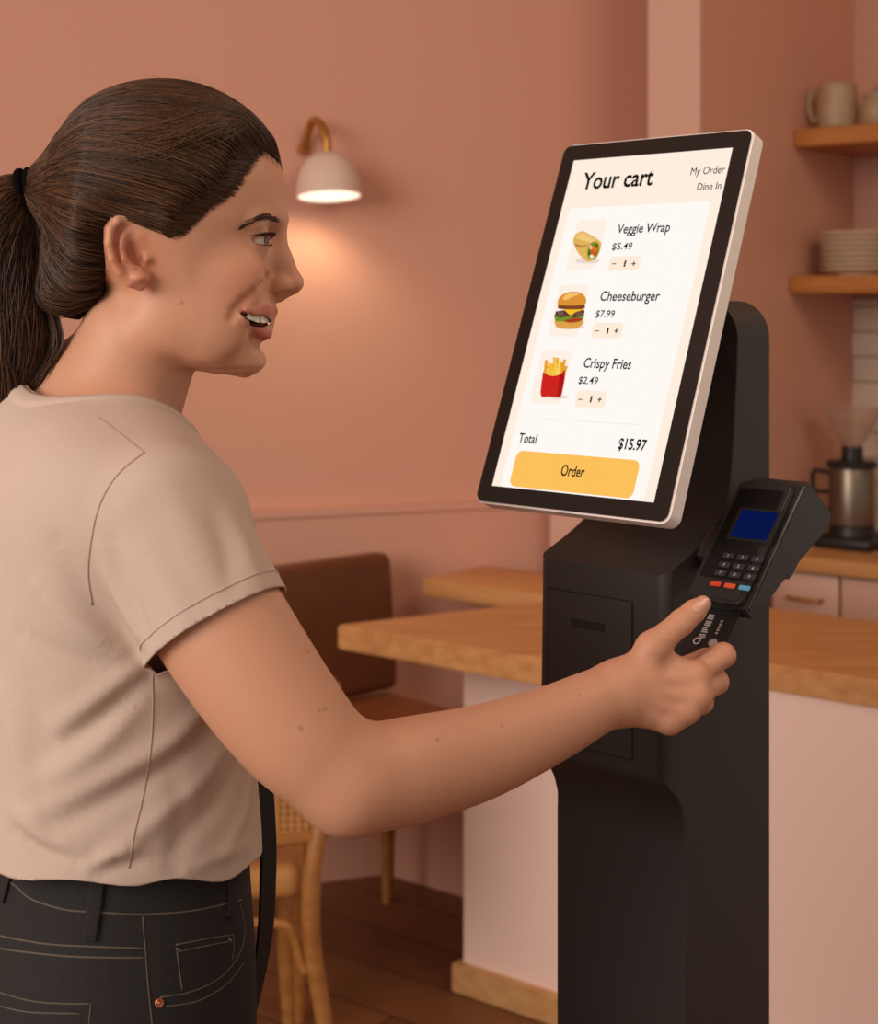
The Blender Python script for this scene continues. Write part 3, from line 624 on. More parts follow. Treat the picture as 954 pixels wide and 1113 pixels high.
def mesh_sdf(f, lo, hi, h, B=8, proj=2):
    lo = np.asarray(lo, float); hi = np.asarray(hi, float); nb = np.ceil((hi-lo)/(h*B)).astype(int)
    I = np.stack(np.meshgrid(*[np.arange(n) for n in nb], indexing='ij'), -1).reshape(-1, 3)
    c = (lo+(I+.5)*h*B).astype(f4); keep = []
    for s in range(0, len(c), 200000):
        cc_ = c[s:s+200000]; d = f(cc_); near = np.abs(d) < h*B*4; gm = np.ones(len(cc_), f4)
        if near.any(): g = grad(f, cc_[near], h*B*.4); gm[near] = np.maximum(np.sqrt((g*g).sum(1)), .25)
        keep.append(np.abs(d) < h*B*1.05*np.maximum(gm, 1.0))
    I = I[np.concatenate(keep)]
    n1 = B+1; loc = np.stack(np.meshgrid(*[np.arange(n1)]*3, indexing='ij'), -1).reshape(-1, 3)
    N = (nb*B+2).astype(np.int64); cells = []; verts = []; edges = {0: [], 1: [], 2: []}
    gid = lambda i: (i[..., 0]*N[1]+i[..., 1])*N[2]+i[..., 2]
    CH = 1500
    for s in range(0, len(I), CH):
        b = I[s:s+CH]; ijk = (b[:, None, :]*B+loc[None]).reshape(-1, 3)
        D = f((lo+ijk*h).astype(f4)).reshape(len(b), n1, n1, n1)
        S = D < 0
        c8 = [(x, y, z) for x in (0, 1) for y in (0, 1) for z in (0, 1)]
        cnt = sum(S[:, x:x+B, y:y+B, z:z+B].astype(np.int8) for x, y, z in c8)
        m = np.argwhere((cnt > 0) & (cnt < 8))
        if len(m) == 0: continue
        bi, ci = m[:, 0], m[:, 1:]
        dv = np.stack([D[bi, ci[:, 0]+x, ci[:, 1]+y, ci[:, 2]+z] for x, y, z in c8], 1)
        acc = np.zeros((len(m), 3)); n = np.zeros(len(m))
        for u in range(8):
            for ax in range(3):
                cu = c8[u]
                if cu[ax]: continue
                v = c8.index(tuple(1 if a == ax else cu[a] for a in range(3)))
                a_, b_ = dv[:, u], dv[:, v]; cr = (a_ < 0) != (b_ < 0); t = np.where(cr, a_/np.where(cr, a_-b_, 1), 0)
                pos = np.tile(np.array(cu, float), (len(m), 1)); pos[:, ax] = t; acc += pos*cr[:, None]; n += cr
        g = b[bi]*B+ci; cells.append(gid(g)); verts.append(lo+(g+acc/n[:, None])*h)
        for ax in range(3):
            v = c8.index(tuple(1 if a == ax else 0 for a in range(3))); cr = (dv[:, 0] < 0) != (dv[:, v] < 0)
            edges[ax].append(np.c_[g[cr], (dv[cr, 0] < 0)])
    cid = np.concatenate(cells); vp = np.concatenate(verts); cid, ui = np.unique(cid, return_index=True); vp = vp[ui]
    quads = []
    for ax in range(3):
        e = np.unique(np.concatenate(edges[ax]), axis=0); a1, a2 = (ax+1) % 3, (ax+2) % 3; o1 = np.zeros(3, int); o1[a1] = 1; o2 = np.zeros(3, int); o2[a2] = 1
        q = np.stack([gid(e[:, :3]), gid(e[:, :3]-o1), gid(e[:, :3]-o1-o2), gid(e[:, :3]-o2)], 1)
        ix = np.searchsorted(cid, q); ix = np.minimum(ix, len(cid)-1); ok = (cid[ix] == q).all(1)
        ix = ix[ok]; fl = e[ok, 3] > 0; ix[~fl] = ix[~fl][:, ::-1]; quads.append(ix)
    quads = np.concatenate(quads); vp = vp.astype(f4)
    if proj:
        for s in range(0, len(vp), 100000):
            v0 = vp[s:s+100000]; v1 = project(f, v0, proj, h*.8); dd = v1-v0; l = np.sqrt((dd*dd).sum(1)); vp[s:s+100000] = v0+dd*np.minimum(1, h*.9/(l+1e-9))[:, None]
    return vp, quads
def np_mesh(name, v, q):
    me = bpy.data.meshes.new(name); me.vertices.add(len(v)); me.vertices.foreach_set('co', np.ascontiguousarray(v, f4).ravel())
    k = q.shape[1]; me.loops.add(len(q)*k); me.loops.foreach_set('vertex_index', np.ascontiguousarray(q, np.int32).ravel())
    me.polygons.add(len(q)); me.polygons.foreach_set('loop_start', np.arange(0, len(q)*k, k, dtype=np.int32)); me.update(calc_edges=True); me.validate(); return me
def bvh(v, q): return BVHTree.FromPolygons([tuple(x) for x in v.tolist()], [tuple(x) for x in q.tolist()])
def drop_faces(v, q, dead):
    q = q[~dead[q].any(1)]; u = np.unique(q); m = -np.ones(len(v), int); m[u] = np.arange(len(u)); return v[u], m[q]
def seg_dist(v, pts):
    best = np.full(len(v), 9, f4)
    for a, b in zip(pts, pts[1:]): best = np.minimum(best, sd_cap(v, a, b, 0))
    return best
def cast(tree, px, py):
    r = Vector(ray(px, py)).normalized(); h = tree.ray_cast(Vector((0, 0, CZ)), r); return h[0], h[1]
def vnormals(v, q):
    n = np.cross(v[q[:, 2]]-v[q[:, 0]], v[q[:, 3]]-v[q[:, 1]]); o = np.zeros_like(v)
    for k in range(4): np.add.at(o, q[:, k], n)
    return o/(np.linalg.norm(o, axis=1, keepdims=True)+1e-12)

def tnormals(v, t):
    n = np.cross(v[t[:, 1]]-v[t[:, 0]], v[t[:, 2]]-v[t[:, 0]]); o = np.zeros_like(v)
    for k in range(3): np.add.at(o, t[:, k], n)
    return o/(np.linalg.norm(o, axis=1, keepdims=True)+1e-12)
# head frame
HA = math.radians(5.0); HYD = 1.29
HF = np.array([math.cos(HA), math.sin(HA), 0]); HL = np.array([-math.sin(HA), math.cos(HA), 0])
HO = V(200, 260, HYD)
HR = np.stack([HF, HL, [0, 0, 1]]).astype(f4)                 # world -> head
def Hp(px, py, l=0.0):
    p = hit(px, py, HO+HL*l, HL)-HO; return np.array([p@HF, l, p[2]])
def Hs(px): return Hp(px, 260)[0]
def Hz(py): return Hp(200, py)[2]
PXM = HYD/FPX                                                  # metres per pixel at the head
tab = [  # py, front px, back px, half width m
    (407, 266, 236, .010), (404, 275, 222, .022), (400, 280, 205, .028), (396, 284.5, 190, .034), (385, 286, 170, .040), (375, 288, 158, .0445), (365, 289, 150, .0475), (350, 289, 142, .0505), (340, 291, 137, .053),
    (325, 295, 130, .0565), (310, 297, 122, .060), (295, 299, 110, .0635), (280, 300, 96, .066), (265, 302, 82, .068), (252, 303.5, 70, .0692), (243, 305.5, 64, .070), (231, 307.0, 60, .0695), (218, 307.0, 58, .069), (200, 305.5, 60, .067), (186, 302, 64, .063), (172, 296, 75, .055)]
tab = tab[::1]
tab = [tuple(x) for x in spline(tab, 5)]
TZt = np.array([Hz(t[0]) for t in tab], f4); TF = np.array([Hs(t[1]) for t in tab], f4); TB = np.array([Hs(t[2]) for t in tab], f4); TWd = np.array([t[3] for t in tab], f4)
NFZ = np.array([Hz(y) for y in (405, 375, 340, 310, 285, 262, 240, 200)], f4); NFV = np.array([1.6, 1.50, 1.44, 1.55, 1.65, 1.78, 1.95, 2.2], f4)
CRC = np.array([Hs(177), 0, Hz(208)]); CRR = (123*PXM, .0700, 107*PXM)
def sym(q): r = q.copy(); r[:, 1] = -np.abs(r[:, 1]); return r      # features are given on her right side (l < 0)
def skull(q):
    s, l, z = q[:, 0], q[:, 1], q[:, 2]
    f = np.interp(z, TZt, TF).astype(f4); b = np.interp(z, TZt, TB).astype(f4); w_ = np.interp(z, TZt, TWd).astype(f4)
    c = (f+b)/2; hs = (f-b)/2; x = np.abs(s-c)/hs; y = np.abs(l)/w_
    nf = np.interp(z, NFZ, NFV).astype(f4); n = np.where(s > c, nf, 2.2).astype(f4); k0 = ((x+1e-4)**n+(y+1e-4)**n)**(1/n)
    gx = (x+1e-4)**(n-1)/hs; gy = (y+1e-4)**(n-1)/w_; k1 = np.sqrt(gx*gx+gy*gy)*np.maximum(k0, .05)**(1-n)
    d = (k0-1)/np.maximum(k1, 5.0)
    zt_ = TZt[-1]; zb_ = TZt[0]
    d = smax(d, z-zt_, .02); d = smax(d, zb_-z, .004)
    return smin(d, sd_ell(q, CRC, CRR), .02)
# mouth, lips, eye, nose features (pixels, lateral offset)
EYC = Hp(275.5, 261.5, -.0310); EYR = .0122
def stage0(q):
    d = skull(q); p = sym(q)
    d = smin(d, sd_ell(p, Hp(256, 298, -.043), (.022, .013, .017)), .02)
    d = smin(d, sd_ell(p, Hp(246, 326, -.040), (.022, .012, .020)), .02)
    d = smin(d, sd_ell(p, Hp(222, 362, -.040), (.030, .010, .020)), .02)
    d = smin(d, sd_ell(p, Hp(270, 392, -.003), (.0115, .015, .0115)), .012)
    d = smin(d, sd_ell(p, Hp(172, 352, -.041), (.02, .011, .018)), .02)
    return smin(d, sd_ell(p, Hp(276, 342, 0), (.0160, .0240, .019)), .016)
def Fp(px, py, dep=0.0):
    o_ = toh(A3([[0, 0, CZ]]))[0]; r_ = HR@A3(ray(px, py)); r_ /= np.linalg.norm(r_); t_ = 1.0
    for _ in range(90):
        e = float(stage0((o_+r_*t_)[None].astype(f4))[0]); t_ += e*.7
        if e < 1e-5: break
    p = (o_+r_*t_).astype(f4); g = grad(stage0, p[None])[0]; g /= np.linalg.norm(g); return p-g*dep
def toh(p): return ((p-A3(HO))@HR.T).astype(f4)
def lippath(pts, rs, dep, end, rend):
    q_ = spline([np.r_[p, r] for p, r in zip(pts, rs)], 4); P_ = [Fp(x[0], x[1], dep) for x in q_]; R_ = [float(x[2]) for x in q_]
    e = Hp(end[0], end[1], 0); l_ = P_[-1]; m = l_*.35+e*.65; m[1] = l_[1]*.45; return P_+[m, e], R_+[(R_[-1]+rend)/2, rend]
ULIP, ULR = lippath([(262, 336.2), (271, 340), (281, 339.8), (289, 338.5)], [.0008, .0020, .0028, .0034], .0012, (296.3, 338.6), .0038)
LLIP, LLR = lippath([(263, 339.5), (270, 349.5), (277.5, 357.5), (283, 361)], [.0008, .0024, .0040, .0048], .0012, (287.5, 363.0), .0053)
MTH, MTR = lippath([(261.5, 336.8), (266, 341.6), (272, 345.8), (279.5, 348.8), (285.5, 349.6)], [.0005, .0014, .0026, .0034, .0036], .0000, (291.5, 348.6), .0034)
CAVC = Hp(276, 349, 0); CAVR = (.0120, max(.018, -MTH[9][1]*.95), .0038)
FOLD = [Fp(290, 301), Fp(284, 311), Fp(275, 320), Fp(265, 328), Fp(256, 337), Fp(252, 346)]
CAVC = Hp(278, 350, 0); CAVR = (.0120, max(.020, -MTH[1][1]*.92), .0046)
def facef(q):
    d = stage0(q); p = sym(q)
    # brow ridge, eye socket
    d = smin(d, sd_chain(p, [Hp(300, 238, -.006), Hp(293, 236, -.022), Hp(276, 241, -.041)], [.008, .0085, .0075]), .010)
    d = smax(d, -sd_ell(p, Hp(300, 257, -.027), (.0125, .0145, .0085)), .010)
    # nose
    nb, nt_ = Hp(301.5, 255, 0), Hp(318.2, 305.5, 0)
    d = smin(d, sd_chain(p, [Hp(297, 242, 0), nb, Hp(308.5, 281, 0), nt_], [.0085, .0056, .0062, .0080]), .009)
    d = smin(d, sd_chain(p, [Hp(297, 262, 0), Hp(302, 284, 0), Hp(306.5, 306, 0)], [.0075, .0080, .0082]), .007)
    d = smin(d, sd_ell(p, Hp(319.3, 307.8, -.0015), (.0080, .0088, .0078)), .003)
    d = smin(d, sd_ell(p, Hp(304.5, 310, -.0105), (.0088, .0058, .0070)), .006)
    d = smin(d, sd_cap(p, Hp(317, 314, 0), Hp(303.5, 322, 0), .0045, .0050), .004)
    d = smax(d, -sd_ell(p, Hp(309, 317.8, -.0098), (.0056, .0036, .0026)), .0012)
    d = smax(d, -sd_chain(p, [Hp(300, 299, -.0125), Hp(294.5, 304, -.0165), Hp(294, 312, -.0172)], [.0003, .0010, .0005]), .0040)
    # philtrum and lips
    d = smin(d, sd_chain(p, ULIP, ULR, .003), .0035)
    d = smin(d, sd_chain(p, LLIP, LLR, .003), .0040)
    d = smax(d, -sd_chain(p, MTH, MTR, .002), .0012)
    d = smax(d, -sd_ell(p, CAVC, CAVR), .001)
    # groove below the lower lip, smile fold
    d = smax(d, -sd_cap(p, Hp(288, 377, 0), Hp(281, 374, -.016), .0035), .008)
    d = smax(d, -sd_chain(p, FOLD, [.0001, .0003, .0005, .0005, .0003, .0001]), .0078)
    # eye: lid shell then the almond opening
    lid = sd_ell(p, EYC, (EYR+.0016,)*3)
    d = smin(d, lid, .0055)
    ef = np.array([.80, -.60, 0]); el = np.array([.60, .80, 0]); ax = np.stack([ef, el, [0, 0, 1]])
    o = EYC+ef*(EYR+.0012)+np.array([0, 0, -.0002])
    d = smax(d, -sd_ell(p, o, (.0105, .0140, .0031), ax), .0010)
    # crease of the upper lid
    d = smax(d, -sd_chain(p, [Hp(291, 252, -.019), Hp(286.5, 250.6, -.030), Hp(277, 253.5, -.0405), Hp(270.5, 258.5, -.0445)], [.0005]*4), .0022)
    return d
# ear: built on a plane that opens backwards
EA0 = Hp(160, 275, -.0600); EA1 = Hp(114, 275, -.0745)
eu = EA1-EA0; eu /= np.linalg.norm(eu); ev = np.array([0, 0, 1.]); en = np.cross(eu, ev); en = en if en[1] < 0 else -en
def Ep(px, py, t=0.0):
    p0 = HO+HF*EA0[0]+HL*EA0[1]; nw = HF*en[0]+HL*en[1]; w_ = hit(px, py, p0, nw)-HO
    return np.array([w_@HF, w_@HL, w_[2]])+en*t
HELIX = [Ep(156, 268, .001), Ep(151, 256, .0035), Ep(148, 244, .0035), Ep(139, 237.5, .003), Ep(127, 240, .003), Ep(118.5, 250, .0035), Ep(117, 264, .0035), Ep(121, 281, .003), Ep(129, 296, .002), Ep(141, 307, .001), Ep(152, 310, .0005)]
HELR = [.0022, .0028, .0030, .0033, .0034, .0033, .0031, .0029, .0029, .0038, .0046]
ANTI = [Ep(144, 250, .001), Ep(134, 256, .0025), Ep(130, 268, .0035), Ep(133, 281, .0035), Ep(142, 291, .003), Ep(150, 293, .0025)]
ANTI2 = [Ep(131, 250, .001), Ep(130, 262, .0025)]
def ear(p):
    ax = np.stack([eu, ev, en]); c = Ep(138, 272)
    tl = math.radians(14); a1 = eu*math.cos(tl)+ev*math.sin(tl); a2 = -eu*math.sin(tl)+ev*math.cos(tl)
    a2 = ev*math.cos(tl)+eu*math.sin(tl); a1 = eu*math.cos(tl)-ev*math.sin(tl)
    ax = np.stack([a1, a2, en])
    d = sd_ell(p, c, (.0165, .0275, .0040), ax)
    d = smin(d, sd_ell(p, Ep(151, 302), (.0085, .0115, .0052)), .006)
    d = smax(d, -sd_ell(p, Ep(147, 276, .0035), (.0085, .0105, .0062), ax), .003)
    d = smin(d, sd_chain(p, HELIX, HELR, .002), .0018)
    d = smin(d, sd_chain(p, ANTI, [.0016, .0024, .0026, .0025, .0026, .0028], .002), .0028)
    d = smin(d, sd_chain(p, ANTI2, [.0016, .002], .002), .0025)
    d = smax(d, -sd_chain(p, [Ep(149, 252, .0035), Ep(138, 247, .003), Ep(127, 251, .003), Ep(124, 266, .003), Ep(129, 284, .003)], [.0010, .0016, .0018, .0016, .001]), .0022)
    d = smin(d, sd_ell(p, Ep(158, 282, .0025), (.0045, .0062, .0038)), .003)
    d = smax(d, -sd_ell(p, Ep(153, 281, .001), (.0034, .0045, .006)), .002)
    return d
def headq(q):
    p = sym(q); d = facef(q)
    m = (p[:, 0] < EA0[0]+.02) & (p[:, 0] > EA1[0]-.02) & (p[:, 1] < -.03)
    if m.any(): d[m] = smin(d[m], ear(p[m]), .005)
    return d
# ---- trunk
BA = math.radians(20); BF = np.array([math.cos(BA), math.sin(BA), 0]); BL = np.array([-math.sin(BA), math.cos(BA), 0]); BR3 = np.stack([BF, BL, [0, 0, 1]]).astype(f4)
BC = np.array([-.277, 1.30, 0.])
N0 = V(112, 466, 1.30); N1 = V(152, 372, 1.29)
SJ = V(172, 560, 1.165)                                         # right shoulder
SLJ = np.array([-.325, 1.462, 1.355])
def tob(p): return ((p-A3(BC))@BR3.T).astype(f4)
def B_(f, l, z): return BC+BF*f+BL*l+np.array([0, 0, z])
_T = {}
def loft(q, T):
    if id(T) not in _T: _T[id(T)] = [tuple(x) for x in spline(T, 6)]
    T = _T[id(T)]; z = q[:, 2]; zs = np.array([t[0] for t in T], f4); g = lambda i: np.interp(z, zs, np.array([t[i] for t in T], f4)).astype(f4)
    c, hd, hw = g(1), g(2), g(3); x = np.abs(q[:, 0]-c)/hd; y = np.abs(q[:, 1])/hw; n = 2.3
    k0 = (x**n+y**n+1e-9)**(1/n); k1 = np.sqrt((x/hd)**2+(y/hw)**2)/np.maximum(np.sqrt(x*x+y*y), 1e-5)
    d = (k0-1)/np.maximum(k1, 1/np.maximum(hd, hw)); return smax(d, np.maximum(z-zs[-1], zs[0]-z), .02)
TRUNK = [(.88, .004, .088, .145), (1.0, .006, .092, .143), (1.10, .004, .090, .138), (1.18, 0, .095, .138), (1.28, .005, .105, .145), (1.36, -.005, .09, .15), (1.42, -.02, .05, .08)]
EJ = V(380, 850, 1.125); WJ = V(672, 752, 1.290)
ARM = [SJ, V(246, 688, 1.138), V(318, 790, 1.125), EJ]
ARMR = [.050, .0478, .0425, .0335]
FORE = [EJ, V(432, 840, 1.150), V(520, 818, 1.20), V(600, 786, 1.248), V(640, 766, 1.272), WJ]
FORR = [.0335, .0375, .0345, .0285, .0250, .0232]
def dense(P, R, n=8):
    q_ = spline([np.r_[p, r] for p, r in zip(P, R)], n); return [x[:3] for x in q_], [float(x[3]) for x in q_]
ARMd = dense(ARM, ARMR); FORd = dense(FORE, FORR)
# hand
MC = [V(754, 735, 1.306), V(755, 756, 1.297), V(743, 771, 1.293), V(726, 782, 1.291)]
PIP = [V(786, 712, 1.325), V(778, 741, 1.324), V(762, 763, 1.321), V(739, 779, 1.317)]
DIP = [V(766, 716, 1.3455), V(759, 744, 1.347), V(744, 764, 1.344), V(724, 779, 1.338)]
TIP = [V(746, 722, 1.349), V(739, 748, 1.350), V(725, 765, 1.344), V(709, 778, 1.336)]
FR = [(.0105, .0096, .0084, .0074), (.0108, .0098, .0086, .0076), (.0104, .0094, .0083, .0073), (.0096, .0084, .0074, .0066)]
TH = [V(688, 742, 1.296), V(708, 704, 1.296), V(741, 676, 1.3115), V(764, 656, 1.3215)]
THR = [.0165, .0125, .0098, .0068]
def handf(p):
    d = sd_chain(p, [WJ, V(690, 750, 1.296)], [.0232, .022], .01)
    palm = None
    for i in range(4):
        st = [V(684, 738, 1.292), V(684, 748, 1.291), V(684, 757, 1.290), V(684, 766, 1.289)][i]
        e = sd_cap(p, st, MC[i], .0155, [.0125, .0128, .0122, .0112][i]); palm = e if palm is None else smin(palm, e, .010)
    d = smin(d, palm, .014)
    for i in range(4): d = smin(d, sd_cap(p, V(688, 741+7*i, 1.2755-.0005*i), MC[i]+np.array([-.004, -.0115, 0]), .0022, .0030), .0065)
    d = smin(d, sd_cap(p, V(700, 745, 1.315), V(728, 748, 1.322), .014, .013), .014)      # flesh of the palm
    t = sd_chain(p, TH, THR, .006); t = smin(t, sd_ell(p, TH[2]*.45+TH[3]*.55+np.array([0, 0, .0]), (.0092,)*3), .006)
    d = smin(d, t, .009)
    d = smin(d, sd_cap(p, V(716, 712, 1.304), V(744, 731, 1.308), .0075, .0085), .010)       # web of the thumb
    for i in range(4):
        fr = FR[i]; c = sd_chain(p, [MC[i], PIP[i], DIP[i], TIP[i]], fr, .003)
        c = smin(c, sd_ell(p, PIP[i], (fr[1]*1.04,)*3), .003)
        d = smin(d, c, .0040)
        d = smin(d, sd_ell(p, MC[i]+np.array([.001, -.004, 0]), (.0100,)*3), .007)
    return d
# left arm hangs on the far side of the body
LA = [SLJ, np.array([-.375, 1.49, 1.10]), np.array([-.345, 1.50, .87])]
def lhand(p):
    w_ = LA[2]; d = sd_cap(p, w_, w_+[.005, 0, -.06], .024, .026)
    for i in range(4):
        b0 = w_+np.array([.03-.019*i, .0, -.085]); b1 = b0+[.004, -.004, -.035+.004*abs(i-1)]; b2 = b1+[.006, -.008, -.03]
        d = smin(d, sd_chain(p, [w_+[.012-.008*i, 0, -.02], b0, b1, b2], [.014, .0105, .009, .0075]), .006)
    return smin(d, sd_chain(p, [w_+[.02, -.005, -.02], w_+[.042, -.012, -.055], w_+[.045, -.015, -.085]], [.013, .0105, .008]), .008)
def bodyf(p):
    p = np.asarray(p, f4); q = tob(p)
    d = loft(q, TRUNK)
    d = smin(d, sd_cap(p, N0, N1, .0545, .0500), .02)
    d = smin(d, sd_cap(p, V(118, 452, 1.275), SJ+[-.02, .03, -.002], .038, .036), .04)
    d = smin(d, sd_cap(p, V(70, 430, 1.31), V(20, 486, 1.31), .038, .05), .035)
    d = smin(d, sd_cap(p, V(112, 466, 1.32), SLJ, .045, .05), .03)
    m = p[:, 2] > 1.30
    if m.any():
        h_ = headq(toh(p[m])); n_ = d[m]
        d[m] = smin(n_, h_, .012)
    a = np.minimum(sd_cap(p, SJ, EJ, .06), sd_cap(p, EJ, WJ, .06)); m = a < .05
    if m.any():
        pm = p[m]; a = sd_chain(pm, *ARMd, .003); a = smin(a, sd_chain(pm, *FORd, .003), .016)
        a = smin(a, sd_ell(pm, V(374, 868, 1.128), (.024, .024, .022)), .012); d[m] = smin(d[m], a, .02)
    m = (p[:, 0] > .10)
    if m.any(): d[m] = smin(d[m], handf(p[m]), .010)
    m = p[:, 1] > 1.40
    if m.any(): e = sd_chain(p[m], LA, [.048, .036, .026], .02); e = smin(e, lhand(p[m]), .01); d[m] = smin(d[m], e, .02)
    return d
HS = 1.6e-3 if not globals().get('DRAFT') else 2.4e-3
bv, bq = mesh_sdf(bodyf, (-.56, 1.04, .70), (.30, 1.60, 1.72), HS)
# skin colours that stay with the skin: lips, cheeks, ear rims, moles
def qh(v): return toh(v)
hv = sym(qh(bv))
base = np.array(srgb(206, 150, 120)[:3]); tint = np.tile(base, (len(bv), 1))
def blend(w_, c): 
    global tint
    w_ = np.clip(w_, 0, 1)[:, None]; tint = tint*(1-w_)+np.array(srgb(*c)[:3])*w_
inh = bv[:, 2] > 1.40
blend(inh*np.exp(-(np.linalg.norm(hv-A3(Hp(262, 306, -.045)), axis=1)/.020)**2)*.55, (206, 122, 92))
blend(inh*np.exp(-(np.linalg.norm(hv-A3(Ep(138, 280)), axis=1)/.024)**2)*.6, (208, 122, 90))
blend(inh*np.exp(-(np.linalg.norm(hv-A3(Hp(320, 308, 0)), axis=1)/.010)**2)*.35, (206, 126, 96))
ls = .0006
dl = np.minimum(sd_chain(hv, ULIP, ULR, .003), sd_chain(hv, LLIP, LLR, .003))
front = hv[:, 0] > Hs(262)
blend(inh*front*np.clip((.0015-dl)/.0010, 0, 1)*.85*np.clip((hv[:, 0]-Hs(263))/(Hs(274)-Hs(263)), .15, 1), (184, 100, 82))
dm_ = sd_chain(hv, MTH, MTR, .002)
cav = inh & front & (np.minimum(dm_, sd_ell(hv, CAVC, CAVR)) < .0004) & (dl > -.0012)
blend(cav*1.0, (92, 40, 34))
tree_b = bvh(bv, bq)
for px, py in ((197.5, 329), (335, 708), (353, 771), (346, 772), (327, 792), (545, 789), (475, 804), (96, 438), (629, 756)):
    p, n = cast(tree_b, px, py)
    if p is not None: blend(np.clip(1.3-np.linalg.norm(bv-A3(p), axis=1)/.0013, 0, .5), (120, 70, 46))
# knuckle warmth
for k in PIP+MC: blend(np.exp(-(np.linalg.norm(bv-A3(k), axis=1)/.011)**2)*.35, (204, 118, 86))
me = np_mesh('person_body', bv, bq); me.shade_smooth()
at = me.color_attributes.new('skin_tint', 'FLOAT_COLOR', 'POINT'); at.data.foreach_set('color', np.c_[tint, np.ones(len(tint))].astype(f4).ravel())
M_skin = mat('skin', srgb(206, 150, 120), .5, bump=(700, .10), sub=.12, spec=.4)
nt = M_skin.node_tree; ca = nt.nodes.new('ShaderNodeVertexColor'); ca.layer_name = 'skin_tint'; nt.links.new(ca.outputs[0], nt.nodes['Principled BSDF'].inputs['Base Color'])
me.name = 'person'; woman = link('person', me, M_skin)
tag(woman, 'woman in beige t-shirt and black jeans holding a card to the terminal', 'person')
def toW(p): p = np.asarray(p); return HO+HF*p[..., 0:1]*1+HL*p[..., 1:2]+np.array([0, 0, 1])*p[..., 2:3] if p.ndim > 1 else HO+HF*p[0]+HL*p[1]+np.array([0, 0, p[2]])
# eyes
M_eye = mat('eye white', srgb(200, 178, 164), .3, bump=(40, .005)); M_iris = mat('iris', srgb(66, 50, 36), .25, bump=(300, .05)); M_pupil = mat('pupil', srgb(10, 8, 8), .15, bump=(40, .005))
gaze = HF*.93-HL*.30+np.array([0, 0, .03]); gaze /= np.linalg.norm(gaze)
for sgn in (1, -1):
    c = EYC.copy(); c[1] *= sgn; cw_ = toW(c); Mx = Vector(gaze).to_track_quat('Z', 'Y').to_matrix().to_4x4(); Mx.translation = Vector(cw_)
    bm = bmesh.new(); prof_ = [(EYR*math.sin(t), EYR*math.cos(t)) for t in np.linspace(0, math.pi, 40)]; prof_[0] = (0, EYR); prof_[-1] = (0, -EYR)
    lathe(bm, prof_, seg=40)
    for f in bm.faces:
        zc_ = f.calc_center_median(); r_ = math.hypot(zc_.x, zc_.y)
        if zc_.z > 0: f.material_index = 2 if r_ < .0024 else 1 if r_ < .0060 else 0
    for vv in bm.verts: vv.co = Mx @ vv.co
    obj('eye', bm, [M_eye, M_iris, M_pupil], woman, True)
# teeth
M_teeth = mat('teeth', srgb(246, 234, 220), .25, bump=(60, .01))
bm = bmesh.new(); arc = [MTH[i]+np.array([.0002, -.0002, .0012+.0003*min(i, 6)]) for i in range(6, len(MTH)-1, 2)]+[MTH[-1]+np.array([.0022, 0, .0028])]
full = spline(arc+[a*np.array([1, -1, 1]) for a in arc[-2::-1]], 8); full = [np.array(p) for p in full]
L_ = np.r_[0, np.cumsum([np.linalg.norm(b-a) for a, b in zip(full, full[1:])])]
nt_ = 12; rows_ = []
for i, p in enumerate(full):
    u = L_[i]/L_[-1]*nt_; g = abs(u-round(u)); dip_ = .0004*max(0, 1-g/.16); t = full[min(i+1, len(full)-1)]-full[max(i-1, 0)]; n = np.array([-t[1], t[0], 0]); n /= np.linalg.norm(n)
    n = n if n[0] > 0 or abs(p[1]) > .02 and n[1]*p[1] > 0 else -n
    edge = .0042-.0010*max(0, 1-g/.2)
    rows_.append([bm.verts.new(toW(p+n*(o-dip_)+np.array([0, 0, z]))) for o, z in ((-.002, .007), (0.0, .007), (.0004, .001), (.0, -edge), (-.002, -edge))])
for a, b in zip(rows_, rows_[1:]):
    for k in range(4): bm.faces.new((a[k], b[k], b[k+1], a[k+1]))
obj('teeth', bm, M_teeth, woman, 60)
bm = bmesh.new(); bmesh.ops.create_uvsphere(bm, u_segments=24, v_segments=16, radius=1)
tc_, tr_ = Hp(273, 353, 0), (.0136, .0195, .0050)
for vv in bm.verts: vv.co = Vector(toW(tc_+np.array(vv.co)*tr_))
obj('tongue', bm, mat('tongue', srgb(136, 62, 54), .5, bump=(300, .1)), woman, True)
# thumb nail, laid on the skin of the thumb's upper side
M_nail = mat('nail', srgb(222, 166, 146), .22, bump=(60, .01))
bm = bmesh.new(); rows_ = []; na = np.array([.76, -.65]); nb_ = np.array([.65, .76])
for i in range(13):
    u = i/12*2-1; row = []; hw_ = 5.6*(1-max(0, abs(u))**(4 if u < 0 else 2.6))**.5+.05
    for k in range(9):
        t = (k/8*2-1); c = np.array([761.5, 657.5])+na*u*10.5+nb_*t*hw_; p, n_ = cast(tree_b, float(c[0]), float(c[1]))
        row.append(None if p is None else bm.verts.new(p+n_*(.0007-.0006*abs(t)**4)))
    rows_.append(row)
for a, b in zip(rows_, rows_[1:]):
    for k in range(8):
        if all(x is not None for x in (a[k], a[k+1], b[k], b[k+1])): bm.faces.new((a[k], b[k], b[k+1], a[k+1]))
obj('thumbnail', bm, M_nail, woman, 60)
